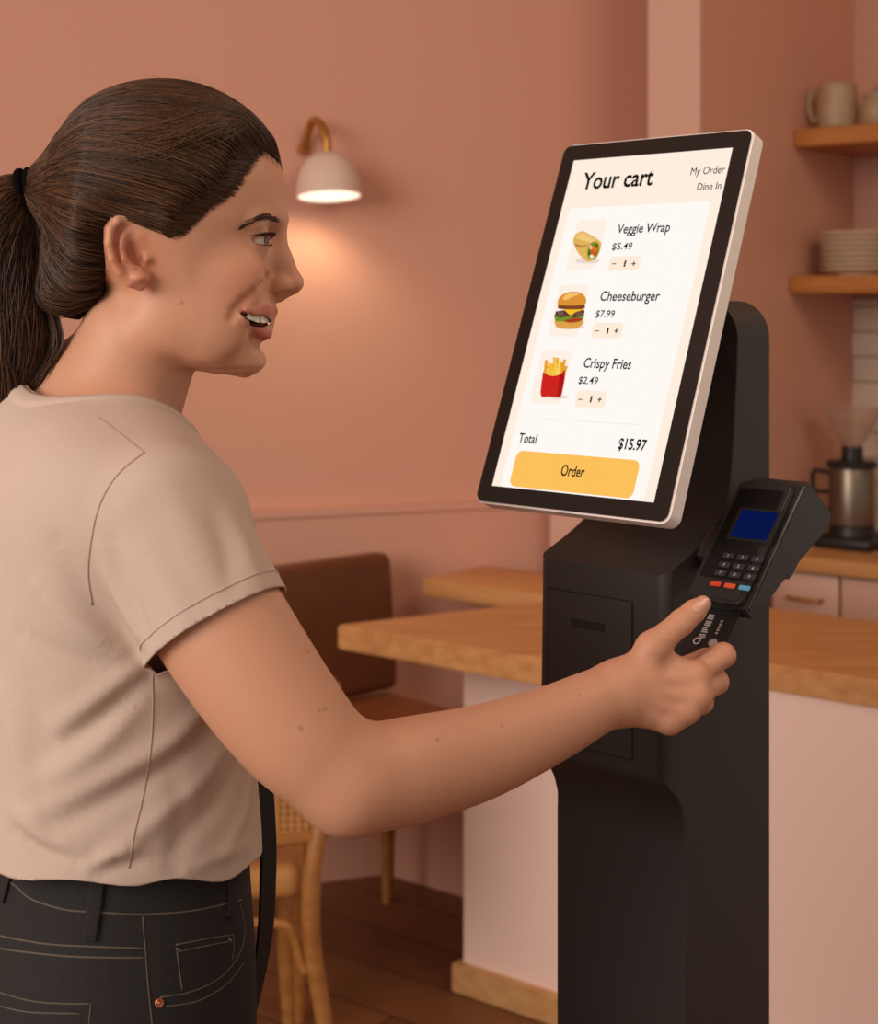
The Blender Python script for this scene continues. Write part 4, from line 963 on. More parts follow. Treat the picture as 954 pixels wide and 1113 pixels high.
# ------------------------------------------------------------------ hair
def polysd(x, y, P):
    P = np.asarray(P, f4); n = len(P); d = np.full(len(x), 9, f4); ins = np.zeros(len(x), bool)
    for i in range(n):
        a, b = P[i], P[(i+1) % n]; e = b-a; wx, wy = x-a[0], y-a[1]; t = np.clip((wx*e[0]+wy*e[1])/(e@e), 0, 1)
        d = np.minimum(d, (wx-e[0]*t)**2+(wy-e[1]*t)**2)
        c = ((a[1] <= y) & (b[1] > y)) | ((b[1] <= y) & (a[1] > y)); xi = a[0]+(y-a[1])*e[0]/(e[1] if abs(e[1]) > 1e-9 else 1e-9); ins ^= c & (x < xi)
    return np.where(ins, -1, 1)*np.sqrt(d)
HPOLY = [(325, 150, 0), (306, 181, 0), (298, 173, -.015), (286, 164, -.03), (271, 181, -.045), (253, 207, -.058), (227, 226, -.066), (209, 241, -.068), (199, 252, -.068), (184, 261, -.068), (172, 250, -.068), (160, 240, -.068), (150, 234, -.068), (137, 231, -.068), (122, 237, -.066), (113, 247, -.064),
    (112, 262, -.062), (113, 287, -.058), (106, 318, -.052), (94, 338, -.046), (80, 349, -.04), (64, 344, -.02), (52, 328, -.01), (30, 275, 0), (10, 240, 0), (-10, 200, 0), (0, 60, 0), (150, 30, 0), (300, 60, 0)]
HP2 = [(Hp(x, y, l)[0], Hp(x, y, l)[2]) for x, y, l in HPOLY]
TIE = Hp(30, 205, 0)
def gather(q):
    d = skull(q); d = smin(d, sd_cap(q, Hp(96, 214), Hp(50, 206), .050, .011), .03)
    return smin(d, sd_cap(q, Hp(84, 300), Hp(66, 322), .034, .024), .02)
def offs(pd, s_): u = np.clip(-pd/.022, 0, 1); return .0008+.0078*(u*u*(3-2*u))*np.clip((s_-Hs(36))/.045, .25, 1)
def hairq(q):
    pd = polysd(q[:, 0], q[:, 2], HP2); off_ = offs(pd, q[:, 0])
    return smax(gather(q)-off_, pd, .002)
hl, hh_ = Hp(-20, 420, 0)-[.02, .10, .0], Hp(330, 60, 0)+[.02, .10, .02]
hvq, hqd = mesh_sdf(hairq, hl, hh_, 2.4e-3)
me = np_mesh('hair', toW(hvq), hqd); me.shade_smooth()
def hair_mat(name, c1, c2, rough=.42):
    m = mat(name, c1, rough, spec=.35); nt = m.node_tree; b = nt.nodes['Principled BSDF']
    hi = nt.nodes.new('ShaderNodeHairInfo'); mx = nt.nodes.new('ShaderNodeMix'); mx.data_type = 'RGBA'; mx.inputs[6].default_value = c1; mx.inputs[7].default_value = c2
    n = nt.nodes.new('ShaderNodeMath'); n.operation = 'POWER'; n.inputs[1].default_value = 2.2
    nt.links.new(hi.outputs['Random'], n.inputs[0]); nt.links.new(n.outputs[0], mx.inputs[0]); nt.links.new(mx.outputs[2], b.inputs['Base Color']); return m
M_hairbase = mat('hair dark', srgb(40, 25, 16), .8, bump=(300, .3), spec=.08); M_hair = hair_mat('hair strands', srgb(50, 31, 19), srgb(104, 68, 42))
hair = link('hair', me, M_hairbase, woman)
def strands(name, curves, rad, parent, m):
    n = len(curves); K = curves[0].shape[0]; hc = bpy.data.hair_curves.new(name); hc.add_curves([K]*n)
    pos = np.concatenate(curves).astype(f4); hc.attributes['position'].data.foreach_set('vector', pos.ravel())
    r = hc.attributes.get('radius') or hc.attributes.new('radius', 'FLOAT', 'POINT'); r.data.foreach_set('value', np.asarray(rad, f4).ravel())
    o = bpy.data.objects.new(name, hc); COL.objects.link(o); hc.materials.append(m); o.parent = parent; return o
HCc = Hp(170, 245, 0)
def surf_r(dirs):                      # distance from the head's inside to the hair surface along unit directions
    lo_ = np.full(len(dirs), .02, f4); hi_ = np.full(len(dirs), .20, f4)
    for _ in range(18):
        m_ = (lo_+hi_)/2; d = gather((HCc+dirs*m_[:, None]).astype(f4))-.0082; lo_ = np.where(d < 0, m_, lo_); hi_ = np.where(d < 0, hi_, m_)
    return (lo_+hi_)/2
def nrm(a): return a/np.linalg.norm(a, axis=-1, keepdims=True)
def slerp(a, b, t):
    w_ = np.arccos(np.clip((a*b).sum(-1, keepdims=True), -1, 1)); s_ = np.sin(w_)+1e-6; return np.sin((1-t)*w_)/s_*a+np.sin(t*w_)/s_*b
pdv = polysd(hvq[:, 0], hvq[:, 2], HP2); out = np.abs(hairq(hvq)) < .002
edge_ix = np.where((pdv > -.010) & (hvq[:, 0] > Hs(60)))[0]; all_ix = np.where(pdv < -.004)[0]
NS = 9000; K = 18
ix = np.r_[RNG.choice(edge_ix, NS//2), RNG.choice(all_ix, NS//2)]
root = nrm(hvq[ix]-HCc+RNG.normal(0, .0026, (NS, 3))); tie = nrm(np.tile(TIE-HCc, (NS, 1))+RNG.normal(0, .006, (NS, 3)))
# strands swept from the front over the temple, behind them straight ones
swept = (np.arange(NS) % 3 == 0)
ns = swept.sum(); hp_ = [Hp(*t) for t in ((292, 165, -.03), (278, 172, -.042), (258, 198, -.056), (232, 218, -.064), (208, 232, -.067))]
u = RNG.random(ns)*3.99; mid = np.array([hp_[int(a)]*(1-a % 1)+hp_[int(a)+1]*(a % 1) for a in u]); mid[:, 2] += RNG.random(ns)**1.5*.030; mid[:, 1] *= np.where(RNG.random(ns) < .5, 1, -1)
prt = np.array([Hp(x, y, 0) for x, y in np.c_[RNG.uniform(215, 302, ns), np.zeros(ns)]]); prt[:, 2] = CRC[2]+.085; prt[:, 1] = np.sign(mid[:, 1])*-RNG.uniform(0, .02, ns)*-1
rt_, md_ = nrm(prt-HCc), nrm(mid-HCc)
C = np.zeros((NS, K, 3), f4); tt = np.linspace(0, 1, K)
liftk = (RNG.random(NS)**2*.0022)
wob = RNG.normal(0, .012, (NS, 1))
sw_ix = np.where(swept)[0]
for k, t in enumerate(tt):
    D = slerp(root, tie, np.full((NS, 1), t))
    # quadratic blend through the middle point for swept strands
    A_ = slerp(rt_, md_, np.full((ns, 1), min(1, t*1.0))); B2 = slerp(md_, tie[sw_ix], np.full((ns, 1), t)); D[sw_ix] = nrm(slerp(A_, B2, np.full((ns, 1), t)))
    D = nrm(D+np.array([0, 0, 1])*wob*math.sin(math.pi*t)); R_ = surf_r(D.astype(f4))
    C[:, k] = HCc+D*(R_-.0082+offs(polysd(*(HCc+D*R_[:, None])[:, [0, 2]].T, HP2), (HCc+D*R_[:, None])[:, 0])+.0003+liftk*math.sin(math.pi*min(1, t*1.05)**.7))[:, None]
# drop the strand ends that leave the hair region over the face or ear
P_ = polysd(C[:, :, 0].ravel(), C[:, :, 2].ravel(), HP2).reshape(NS, K); ok = (P_[:, 1:] < .006).all(1) & (P_[:, 0] < .0045)
C = C[ok]; rad = np.tile(np.r_[.15, .6, np.ones(K-2)]*.00038, (len(C), 1))
strands('hair_strands', list(toW(C.reshape(-1, 3)).reshape(len(C), K, 3)), rad, hair, M_hair)
# fine flyaway hairs at the crown and nape
fl = []
for i in range(62):
    if i < 26: b = Hp(RNG.uniform(60, 300), 100, RNG.uniform(-.05, .03)); d0 = nrm(b-HCc); r0 = surf_r(d0[None].astype(f4))[0]; b = HCc+d0*r0; dirv = np.array([-1, RNG.normal(0, .4), RNG.normal(0, .3)]); dirv = nrm(dirv-d0*(dirv@d0)+d0*RNG.uniform(-.02, .28)); L = RNG.uniform(.012, .032); up_ = d0*.002
    else: b = Fp(RNG.uniform(84, 112), RNG.uniform(318, 352), -.0005); dirv = nrm(np.array([RNG.normal(.1, .5), -.15, -1])); L = RNG.uniform(.008, .022); up_ = np.array([0, -.002, 0])
    fl.append(toW(np.array([b+dirv*L*t+up_*math.sin(t*2)+np.array([0, 0, -.003])*t*t*(i % 3) for t in np.linspace(0, 1, 8)])))
strands('flyaway_hairs', fl, np.tile(np.full(8, .00008), (len(fl), 1)), hair, M_hair)
# baby hairs along the hairline, both temples
tree_h0 = bvh(toW(hvq), hqd); HLN = spline([(300, 176), (286, 164), (271, 181), (253, 207), (227, 226), (209, 241), (199, 251), (184, 261), (176, 254)], 8); bb = []
for i in range(900):
    j = RNG.random()*(len(HLN)-2); a_ = HLN[int(j)]; b_ = HLN[int(j)+1]; t_ = nrm(b_-a_); o_ = np.array([-t_[1], t_[0]]); o_ = o_ if o_[0]*.8+o_[1]*.3 > 0 else -o_
    c_ = a_+(b_-a_)*(j % 1); s_ = c_+o_*RNG.random()**2*7; bk_ = nrm(np.array([-1, .10])+RNG.normal(0, .15, 2)-o_*.35); e_ = c_+bk_*RNG.uniform(12, 30)
    p, n = cast(tree_b, *map(float, s_)); p2, n2 = cast(tree_h0, *map(float, e_)); p1, n1_ = cast(tree_h0, *map(float, c_+bk_*5))
    if p is None or p2 is None or p1 is None: continue
    P0, P1, P2 = np.array(p+n*.0003), np.array(p1+n1_*.0012), np.array(p2+n2*.0010)
    if np.linalg.norm(P2-P0) > .05: continue
    k_ = np.array([P0*(1-t)**2+P1*2*t*(1-t)+P2*t*t for t in np.linspace(0, 1, 9)]); bb.append(k_)
    h_ = toh(A3(k_)).astype(float); h_[:, 1] *= -1; bb.append(toW(h_))
strands('hairline_strands', bb, np.tile(np.r_[.1, .45, .7, .8, .8, .8, .8, .6, .3]*.00030, (len(bb), 1)), hair, M_hair)
# ponytail
PT = [(40, 205, .0105, 0), (27, 206, .0125, 0), (10, 220, .022, .0), (-4, 262, .031, .0), (-4, 320, .036, .0), (2, 385, .036, 0), (0, 440, .030, .0), (-10, 490, .020, .0), (-22, 540, .004, .0)]
ptc = spline([np.r_[Hp(a, b, l), r] for a, b, r, l in PT], 5)
pc = [x[:3] for x in ptc]; pr_ = [float(x[3]) for x in ptc]
def ponyq(q): return sd_chain(q, pc, [r*.86 for r in pr_], .004)
v, qd = mesh_sdf(ponyq, Hp(-90, 570, 0)-[.02, .07, 0], Hp(60, 180, 0)+[.02, .07, .02], 3e-3)
me = np_mesh('ponytail', toW(v), qd); me.shade_smooth(); pony = link('ponytail', me, M_hairbase, woman)
NP = 3600; pcA = np.array(pc); Tn = nrm(np.gradient(pcA, axis=0)); Nn = nrm(np.cross(Tn, [0, 1, 0])); Bn = np.cross(Tn, Nn)
an = RNG.random(NP)*2*math.pi; rr2 = np.sqrt(RNG.random(NP))*.35+.68; ph = RNG.random(NP)*6.28; amp = RNG.random(NP)*.10; end = RNG.integers(len(pc)-14, len(pc), NP)
tw = RNG.normal(0, .5, NP); cur = []
for i in range(NP):
    idx = np.linspace(0, end[i], 22); i0 = np.floor(idx).astype(int); fr_ = idx-i0; i1 = np.minimum(i0+1, len(pc)-1); g = lambda A_: A_[i0]*(1-fr_)[:, None]+A_[i1]*fr_[:, None]
    rv = g(np.array(pr_)[:, None])[:, 0]; a_ = an[i]+tw[i]*idx/len(pc)+amp[i]*3*np.sin(idx*.28+ph[i]); rd = rv*(rr2[i]+amp[i]*np.sin(idx*.4+ph[i]))
    cur.append(toW(g(pcA)+g(Nn)*(np.cos(a_)*rd)[:, None]+g(Bn)*(np.sin(a_)*rd)[:, None]))
for k in range(10):      # loose locks at the inner edge
    o0 = RNG.normal(0, .003, 3); 
    for j in range(5): 
        pth = spline([Hp(34, 228, -.004), Hp(44, 275, -.006), Hp(53+k*.8, 335, -.01), Hp(60+k*.6, 375, -.015), Hp(48-k, 410, -.02), Hp(34-k, 432, -.02)], 5); pth = np.array(pth)[np.linspace(0, 25, 22).astype(int)]; cur.append(toW(pth+o0+RNG.normal(0, .0008, 3)))
strands('ponytail_strands', cur, np.tile(np.r_[np.ones(18), .8, .6, .4, .15]*.00042, (len(cur), 1)), pony, M_hair)
M_elastic = mat('elastic', srgb(15, 11, 10), .9, bump=(500, .4), spec=.05)
bm = bmesh.new(); ax_ = nrm(Hp(20, 207)-Hp(38, 205)); n1 = nrm(np.cross(ax_, [0, 1, 0])); n2 = np.cross(ax_, n1)
for o_ in (-.0035, .0035):
    ring = [toW(Hp(28, 205.5)+ax_*o_+(n1*math.cos(t)+n2*math.sin(t))*.0135) for t in np.linspace(0, 2*math.pi, 33)]; tube(bm, ring, .0044, 8, caps=False)
bmesh.ops.remove_doubles(bm, verts=bm.verts, dist=1e-5); obj('hair_elastic', bm, M_elastic, woman, 60)
# brows and lashes
def surfp(px, py): p, n = cast(tree_b, px, py); return (np.array(p), np.array(n)) if p is not None else (None, None)
br = []; BRL = [(303.5, 239.5), (296, 236.5), (287, 236), (277, 239), (268, 243.5), (264.5, 246)]
bs = spline(BRL, 12)
for i in range(190):
    u = RNG.random(); j = u*(len(bs)-1); b0 = bs[int(j)]; wd_ = (3.0*(1-u**2)+.5)*min(1, .45+u*4); px, py = b0[0]+RNG.normal(0, .6), b0[1]+RNG.uniform(-wd_, wd_)
    p, n = surfp(px, py)
    if p is None: continue
    e = bs[min(int(j)+5, len(bs)-1)]; p2, _ = surfp(px-6.5+3*u*0, py-2.0*(1-u)+3.2*u+RNG.normal(0, .6))
    if p2 is None or np.linalg.norm(p2-p) > .012: continue
    br.append((p, n, p2))
def brow(side):
    out_ = []
    for p, n, p2 in br:
        c = np.array([p+(p2-p)*t+n*(.0004+.0012*math.sin(math.pi*t*.8)) for t in np.linspace(0, 1, 5)])
        if side: h_ = np.array([toh(A3(x)[None])[0] for x in c]); h_[:, 1] *= -1; c = toW(h_)
        out_.append(c)
    return strands('eyebrow', out_, np.tile(np.array([.8, 1, .9, .6, .2])*.00021, (len(out_), 1)), woman, M_brow)
M_brow = hair_mat('brow hair', srgb(62, 40, 26), srgb(84, 56, 38), .6); brow(0); brow(1)
la = []; ax3 = np.stack([np.array([.80, -.60, 0]), np.array([.60, .80, 0]), [0, 0, 1.]])
for sgn in (1, -1):
    la = []
    for i in range(70):
        u = (i/69-.5)*2; lr = .0132*u; zz_ = .0038*math.sqrt(max(0, 1-(u*.97)**2)); fw = math.sqrt(max(1e-6, (EYR+.0017)**2-lr*lr-zz_*zz_))
        b = EYC+ax3[0]*fw+ax3[1]*lr+ax3[2]*zz_; o_ = nrm(ax3[0]*1.0+ax3[1]*(.5*u)+ax3[2]*.15)
        c = np.array([b+o_*(.0050*t)+np.array([0, 0, .0022])*t*t for t in np.linspace(0, 1, 5)]); c[:, 1] *= sgn; la.append(toW(c))
        if i % 3 == 0:
            b2 = EYC+ax3[0]*fw+ax3[1]*lr-ax3[2]*zz_; c = np.array([b2+o_*(.0022*t)-np.array([0, 0, .0012])*t for t in np.linspace(0, 1, 5)]); c[:, 1] *= sgn; la.append(toW(c))
    strands('eyelashes', la, np.tile(np.array([1.5, 1.3, 1, .6, .15])*.00026, (len(la), 1)), woman, M_brow)
# ------------------------------------------------------------------ clothes
M_shirt = mat('t-shirt cotton', srgb(202, 178, 163), .9, noise=((500, 500, 500), .35, srgb(194, 168, 152)), bump=(900, .18), spec=.15)
M_seam = mat('t-shirt seam', srgb(176, 150, 130), .9, bump=(900, .1), spec=.1)
M_jean = mat('black denim', srgb(42, 39, 38), .85, noise=((380, 380, 380), .6, srgb(52, 48, 46)), bump=(1400, .25), spec=.2)
M_stitch = mat('denim stitch', srgb(92, 80, 68), .8, bump=(900, .1)); M_copper = mat('copper rivet', srgb(190, 120, 84), .35, .8, bump=(60, .05))
M_strap = mat('strap black', srgb(18, 16, 15), .6, bump=(600, .2))
ST = [(1.00, .0, .124, .174), (1.06, 0, .123, .173), (1.12, 0, .120, .168), (1.20, 0, .118, .166), (1.28, .003, .120, .170), (1.35, -.002, .110, .172), (1.39, -.012, .085, .155), (1.425, -.02, .055, .10)]
SS = V(172, 560, 1.165); SH_ = V(240, 688, 1.138); sax = nrm(SH_-SS); HEM = V(234, 683, 1.139)
SL2 = LA[1]; sal = nrm(SL2-SLJ); HEML = SLJ+sal*.16
NKA = V(106, 480, 1.285); NKB = NKA+np.array([.022, .002, .1]); 
def trunkd(p):
    p = np.asarray(p, f4); d = loft(tob(p), ST)
    d = smin(d, sd_cap(p, V(108, 474, 1.285), SS+[-.008, .012, -.003], .048, .0555), .035)
    d = smin(d, sd_cap(p, V(66, 486, 1.33), SLJ, .055, .055), .03)
    return smin(d, sd_cap(p, V(60, 500, 1.30), V(20, 560, 1.30), .07, .07), .04)
def uncut(p):
    d = trunkd(p); d = smin(d, smax(sd_cap(p, SS, SS+sax*.26, .0565, .0585), (p-A3(HEM))@A3(sax)-.004, .0008), .008)
    return smin(d, smax(sd_cap(p, SLJ, SLJ+sal*.26, .055, .055), (p-A3(HEML))@A3(sal)-.004, .0008), .008)
def zhem(p): q = tob(p); a_ = np.arctan2(q[:, 1], q[:, 0]); return 1.052+.018*np.clip(-q[:, 0]/.08, 0, 1)+.024*np.clip(-q[:, 1]/.17, 0, 1)**2+.003*np.sin(a_*7)+.002*np.sin(a_*13+1)
NK = nrm(NKB-NKA)
def neckcut(p): return smax(sd_cap(p, NKA, NKB, .066, .070), -((p-A3(NKA))@A3(NK)+.012), .01)
def clip(v, t, f):                       # cut a triangle mesh along f = 0, keep f <= 0
    val = f(v); ins = val[t] <= 0; keep = t[ins.all(1)]; mix = t[ins.any(1) & ~ins.all(1)]; new = []; nv = [tuple(x) for x in v.tolist()]; ed = {}
    def cross(i, j):
        k = (min(i, j), max(i, j))
        if k not in ed: a_, b_ = k; w_ = val[a_]/(val[a_]-val[b_]); ed[k] = len(nv); nv.append(tuple(v[a_]*(1-w_)+v[b_]*w_))
        return ed[k]
    for tri in mix.tolist():
        poly = []
        for i in range(3):
            a_, b_ = tri[i], tri[(i+1) % 3]
            if val[a_] <= 0: poly.append(a_)
            if (val[a_] <= 0) != (val[b_] <= 0): poly.append(cross(a_, b_))
        for i in range(1, len(poly)-1): new.append((poly[0], poly[i], poly[i+1]))
    t2 = np.concatenate([keep, np.array(new, int).reshape(-1, 3)]); v2 = np.array(nv, f4); u_ = np.unique(t2); m_ = -np.ones(len(v2), int); m_[u_] = np.arange(len(u_)); return v2[u_], m_[t2]
v, q = mesh_sdf(uncut, (-.52, 1.00, .98), (-.06, 1.62, 1.48), 2.6e-3)
q = np.concatenate([q[:, [0, 1, 2]], q[:, [0, 2, 3]]])
v, q = clip(v, q, lambda p: zhem(p)-p[:, 2])
v, q = clip(v, q, lambda p: -neckcut(p))
v, q = clip(v, q, lambda p: np.minimum((p-A3(HEM))@A3(sax), trunkd(p)-.002))
v, q = clip(v, q, lambda p: np.minimum((p-A3(HEML))@A3(sal), trunkd(p)-.002))
def castline(tree, pts, n=6, sm=True):
    out_ = []
    for px, py in (spline(pts, n) if sm and len(pts) > 2 else [np.array(pts[0])*(1-t)+np.array(pts[-1])*t for t in np.linspace(0, 1, n*2)]):
        p, nn_ = cast(tree, float(px), float(py))
        if p is not None and (not out_ or (p-out_[-1][0]).length < .05): out_.append((p, nn_))
    return out_
tree_s = bvh(v, q)
FOLDS = [  # pixels along the fold, height, half width
    ([(158, 722), (128, 742), (98, 764), (64, 790)], .0045, .009), ([(160, 738), (122, 772), (92, 794), (60, 812)], -.005, .009), ([(150, 760), (118, 800), (80, 830), (40, 850)], .004, .010),
    ([(230, 762), (205, 790), (181, 811), (140, 835), (95, 858), (45, 880)], .0045, .010), ([(235, 785), (200, 818), (160, 845), (110, 872), (60, 900)], -.0045, .010), ([(250, 800), (225, 842), (190, 874), (150, 906), (120, 930)], .004, .009), ([(262, 822), (240, 868), (210, 900), (185, 930)], -.0035, .009),
    ([(272, 850), (262, 890), (245, 925)], .003, .008), ([(62, 592), (95, 644), (125, 680), (150, 705)], -.0045, .010), ([(45, 640), (85, 680), (125, 708)], .004, .010), ([(25, 690), (70, 715), (115, 728)], -.003, .010),
    ([(112, 600), (124, 640), (147, 690)], .003, .007), ([(124, 590), (140, 640), (160, 690)], -.003, .007), ([(160, 600), (190, 650), (205, 690)], .0022, .010), ([(232, 560), (246, 600), (252, 640)], -.0028, .009), ([(252, 560), (270, 600), (280, 630)], .0022, .008), ([(180, 520), (200, 570), (215, 620)], .0015, .012),
    ([(20, 905), (45, 926), (80, 936)], -.004, .007), ([(15, 880), (45, 905), (85, 920)], .0035, .008), ([(100, 942), (120, 930), (146, 922)], .0035, .006), ([(104, 950), (130, 940), (165, 934)], -.003, .006), ([(205, 945), (235, 932), (270, 918)], .0025, .006), ([(5, 760), (20, 820), (30, 880)], .003, .012), ([(38, 742), (44, 800), (40, 850)], -.0025, .012), ([(190, 842), (196, 890), (190, 940)], -.002, .010)]
vn = tnormals(v, q); dis = np.zeros(len(v))
for pts, am, sg in FOLDS:
    L = castline(tree_s, pts)
    if len(L) < 2: continue
    P3 = [np.array(p) for p, _ in L]; n_ = len(P3); dd = np.full(len(v), 9, f4); tpar = np.zeros(len(v))
    for i in range(n_-1):
        e = sd_cap(v, P3[i], P3[i+1], 0); m = e < dd; dd = np.where(m, e, dd); tpar = np.where(m, (i+.5)/(n_-1), tpar)
    dis += am*np.exp(-(dd/sg)**2)*np.sin(np.pi*np.clip(tpar*.86+.07, 0, 1))**.6
sm_n = np.sin(v[:, 0]*60+v[:, 2]*38)*np.sin(v[:, 2]*47-v[:, 1]*52)*.0006
v = (v+vn*(dis+sm_n)[:, None]).astype(f4)
tree_s = bvh(v, q)
me = np_mesh('t_shirt', v, q); me.shade_smooth(); shirt = link('t_shirt', me, M_shirt, woman)
so = shirt.modifiers.new('s', 'SOLIDIFY'); so.thickness = .0011; so.offset = -1
def seam(name, tree, lines, r, m, parent, off_=.0002, sm=True):
    bm = bmesh.new()
    for pts in lines:
        L = castline(tree, pts, 6, sm)
        if len(L) > 2: tube(bm, [p+n*off_ for p, n in L], r, 6)
    return obj(name, bm, m, parent, True)
seam('armhole_seam', tree_s, [[(157, 492), (136, 508), (119, 528), (106, 556), (99, 590), (96, 622), (100, 658)]], .0008, M_seam, shirt, 0)
seam('shoulder_seam', tree_s, [[(106, 453), (130, 471), (157, 492)]], .0006, M_seam, shirt, 0)
seam('side_seam', tree_s, [[(166, 732), (166, 770), (164, 811), (157, 858), (146, 906), (140, 944)]], .0007, M_seam, shirt, 0)
# stitch around the sleeve hem and the rib of the collar, all the way round
def ringline(tree, c, axis, R, n=72, out_=True):
    a1 = nrm(np.cross(axis, [0, 1, .3])); a2 = np.cross(axis, a1); L = []
    for k in range(n+1):
        t = 2*math.pi*k/n; d = a1*math.cos(t)+a2*math.sin(t)
        if out_: h = tree.ray_cast(Vector(c+d*R), Vector(-d))
        else: h = tree.ray_cast(Vector(c+d*R+axis*.16), Vector(-axis))
        if h[0] is not None: L.append(h[0]+h[1]*.0003)
    return L
for nm, c, a in (('sleeve_stitch', HEM-sax*.0125, sax), ('sleeve_stitch', HEML-sal*.0125, sal)):
    L = ringline(tree_s, c, a, .072); L = [p for p in L if (np.linalg.norm(np.array(p)-c)) < .075]
    bm = bmesh.new(); tube(bm, L, .0006, 6); obj(nm, bm, M_shirt, shirt, True)
# collar band: from the neck opening outwards
tree_h = tree_s
bm = bmesh.new(); rows_ = []
a1 = nrm(np.cross(NK, [0, 1, .3])); a2 = np.cross(NK, a1)
nkb = tree_b
for k in range(96):
    t = 2*math.pi*k/96; d = a1*math.cos(t)+a2*math.sin(t); row = []
    for R, of in ((.0695, -.0012), (.0693, .0012), (.0715, .0024), (.077, .0024), (.0795, .0014), (.0800, -.0010)):
        h = tree_s.ray_cast(Vector(NKA+d*R+NK*.14), Vector(-NK))
        row.append(None if h[0] is None or h[1].dot(Vector(NK)) < .05 else bm.verts.new(h[0]+h[1]*of))
    rows_.append(row)
for i in range(96):
    a, b = rows_[i], rows_[(i+1) % 96]
    for k in range(5):
        if all(x is not None for x in (a[k], a[k+1], b[k], b[k+1])) and (a[k].co-b[k].co).length < .02: bm.faces.new((a[k], b[k], b[k+1], a[k+1]))
bmesh.ops.delete(bm, geom=[x for x in bm.verts if not x.link_faces], context='VERTS')
obj('collar', bm, M_shirt, shirt, True)

# ---- jeans
JT = [(.78, -.003, .110, .165), (.88, -.002, .119, .172), (.96, .001, .117, .170), (1.03, .004, .110, .162), (1.075, .004, .107, .156), (1.12, .004, .10, .150)]
LEG = [[B_(-.005, s*.088, .86), B_(.012, s*.092, .48), B_(-.012, s*.098, .10)] for s in (-1, 1)]
def jeansf(p):
    p = np.asarray(p, f4); d = loft(tob(p), JT)
    l2 = np.minimum(sd_chain(p, LEG[0], [.094, .066, .056], .03), sd_chain(p, LEG[1], [.094, .066, .056], .03)); d = smin(d, l2, .03)
    d = smax(d, p[:, 2]-1.092, .001); return smax(d, .07-p[:, 2], .001)
v, q = mesh_sdf(jeansf, (-.55, 1.03, .04), (-.02, 1.62, 1.12), 3.6e-3)
def jcore(p): return loft(tob(p), JT)
v, q = drop_faces(v, q, (v[:, 2] > 1.0905) & (loft(tob(v), JT) < -.004))
me = np_mesh('jeans', v, q); me.shade_smooth(); jeans = link('jeans', me, M_jean, woman); tree_j = bvh(v, q)
seam('waistband_seam', tree_j, [[(0, 952), (17, 963), (34, 977), (67, 988), (92, 991), (114, 992), (151, 994), (201, 991), (235, 985), (262, 978)]], .0008, M_stitch, jeans, 0)
seam('side_stitching', tree_j, [[(155, 996), (158, 1031), (161, 1071), (166, 1120), (170, 1180)]], .0006, M_stitch, jeans, 0)
seam('yoke_stitching', tree_j, [[(-20, 1010), (0, 1017), (50, 1026), (101, 1029), (158, 1031)], [(-20, 1024), (0, 1031), (67, 1039), (120, 1041), (158, 1041)]], .0008, M_stitch, jeans, 0)
seam('pocket_stitching', tree_j, [[(-30, 1070), (0, 1079), (34, 1088), (70, 1091), (99, 1091)], [(99, 1091), (97, 1110), (94, 1150)], [(-10, 1091), (30, 1100), (88, 1102)], [(174, 1084), (208, 1078), (240, 1062), (260, 1037), (266, 1011), (261, 982)], [(180, 1094), (215, 1088), (246, 1070), (264, 1047)],
    [(191, 1027), (222, 1021), (253, 1016)], [(196, 1034), (225, 1028), (252, 1023)], [(192, 1030), (195, 1054), (198, 1076)], [(253, 1016), (254, 1030), (252, 1044)]], .0006, M_stitch, jeans, 0)
for nm, px, py, r, m in (('rivet', 173, 1090, .0034, M_copper), ('rivet', 194, 1032, .0018, M_steel), ('rivet', 249, 1021, .0018, M_steel)):
    p, n = cast(tree_j, px, py); Mx = n.to_track_quat('Z', 'Y').to_matrix().to_4x4(); Mx.translation = p
    bm = bmesh.new(); lathe(bm, [(0, -.001), (r, -.001), (r, .0008), (r*.8, .0014), (r*.45, .0009), (r*.3, .0016), (0, .0018)], seg=20, M=Mx); obj(nm, bm, m, jeans)
def ribbon(name, tree, pts, wpx, th, m, parent):
    bm = bmesh.new(); A_, B_2 = [], []
    P_ = spline(pts, 5) if len(pts) > 2 else [np.array(pts[0])*(1-t)+np.array(pts[1])*t for t in np.linspace(0, 1, 8)]
    tg = np.gradient(np.array(P_), axis=0); rows = []
    for (px, py), t in zip(P_, tg):
        n2_ = np.array([-t[1], t[0]])/np.linalg.norm(t)*wpx/2; row = []
        for sgn, of in ((-1, 0), (-1, th), (-.6, th*1.3), (0, th), (.6, th*1.3), (1, th), (1, 0)):
            p, n = cast(tree, float(px+n2_[0]*sgn), float(py+n2_[1]*sgn))
            if p is None: break
            row.append(bm.verts.new(p+n*of))
        if len(row) == 7: rows.append(row)
    for a, b in zip(rows, rows[1:]):
        for k in range(6): bm.faces.new((a[k], b[k], b[k+1], a[k+1]))
    return obj(name, bm, m, parent, 60)
ribbon('belt_loop', tree_j, [(106, 958), (102, 990), (97, 1021)], 15, .0028, M_jean, jeans)
ribbon('belt_loop', tree_j, [(9, 950), (5, 964), (1, 979)], 11, .0028, M_jean, jeans)
ribbon('belt_loop', tree_j, [(250, 955), (251, 972), (249, 996)], 9, .0028, M_jean, jeans)
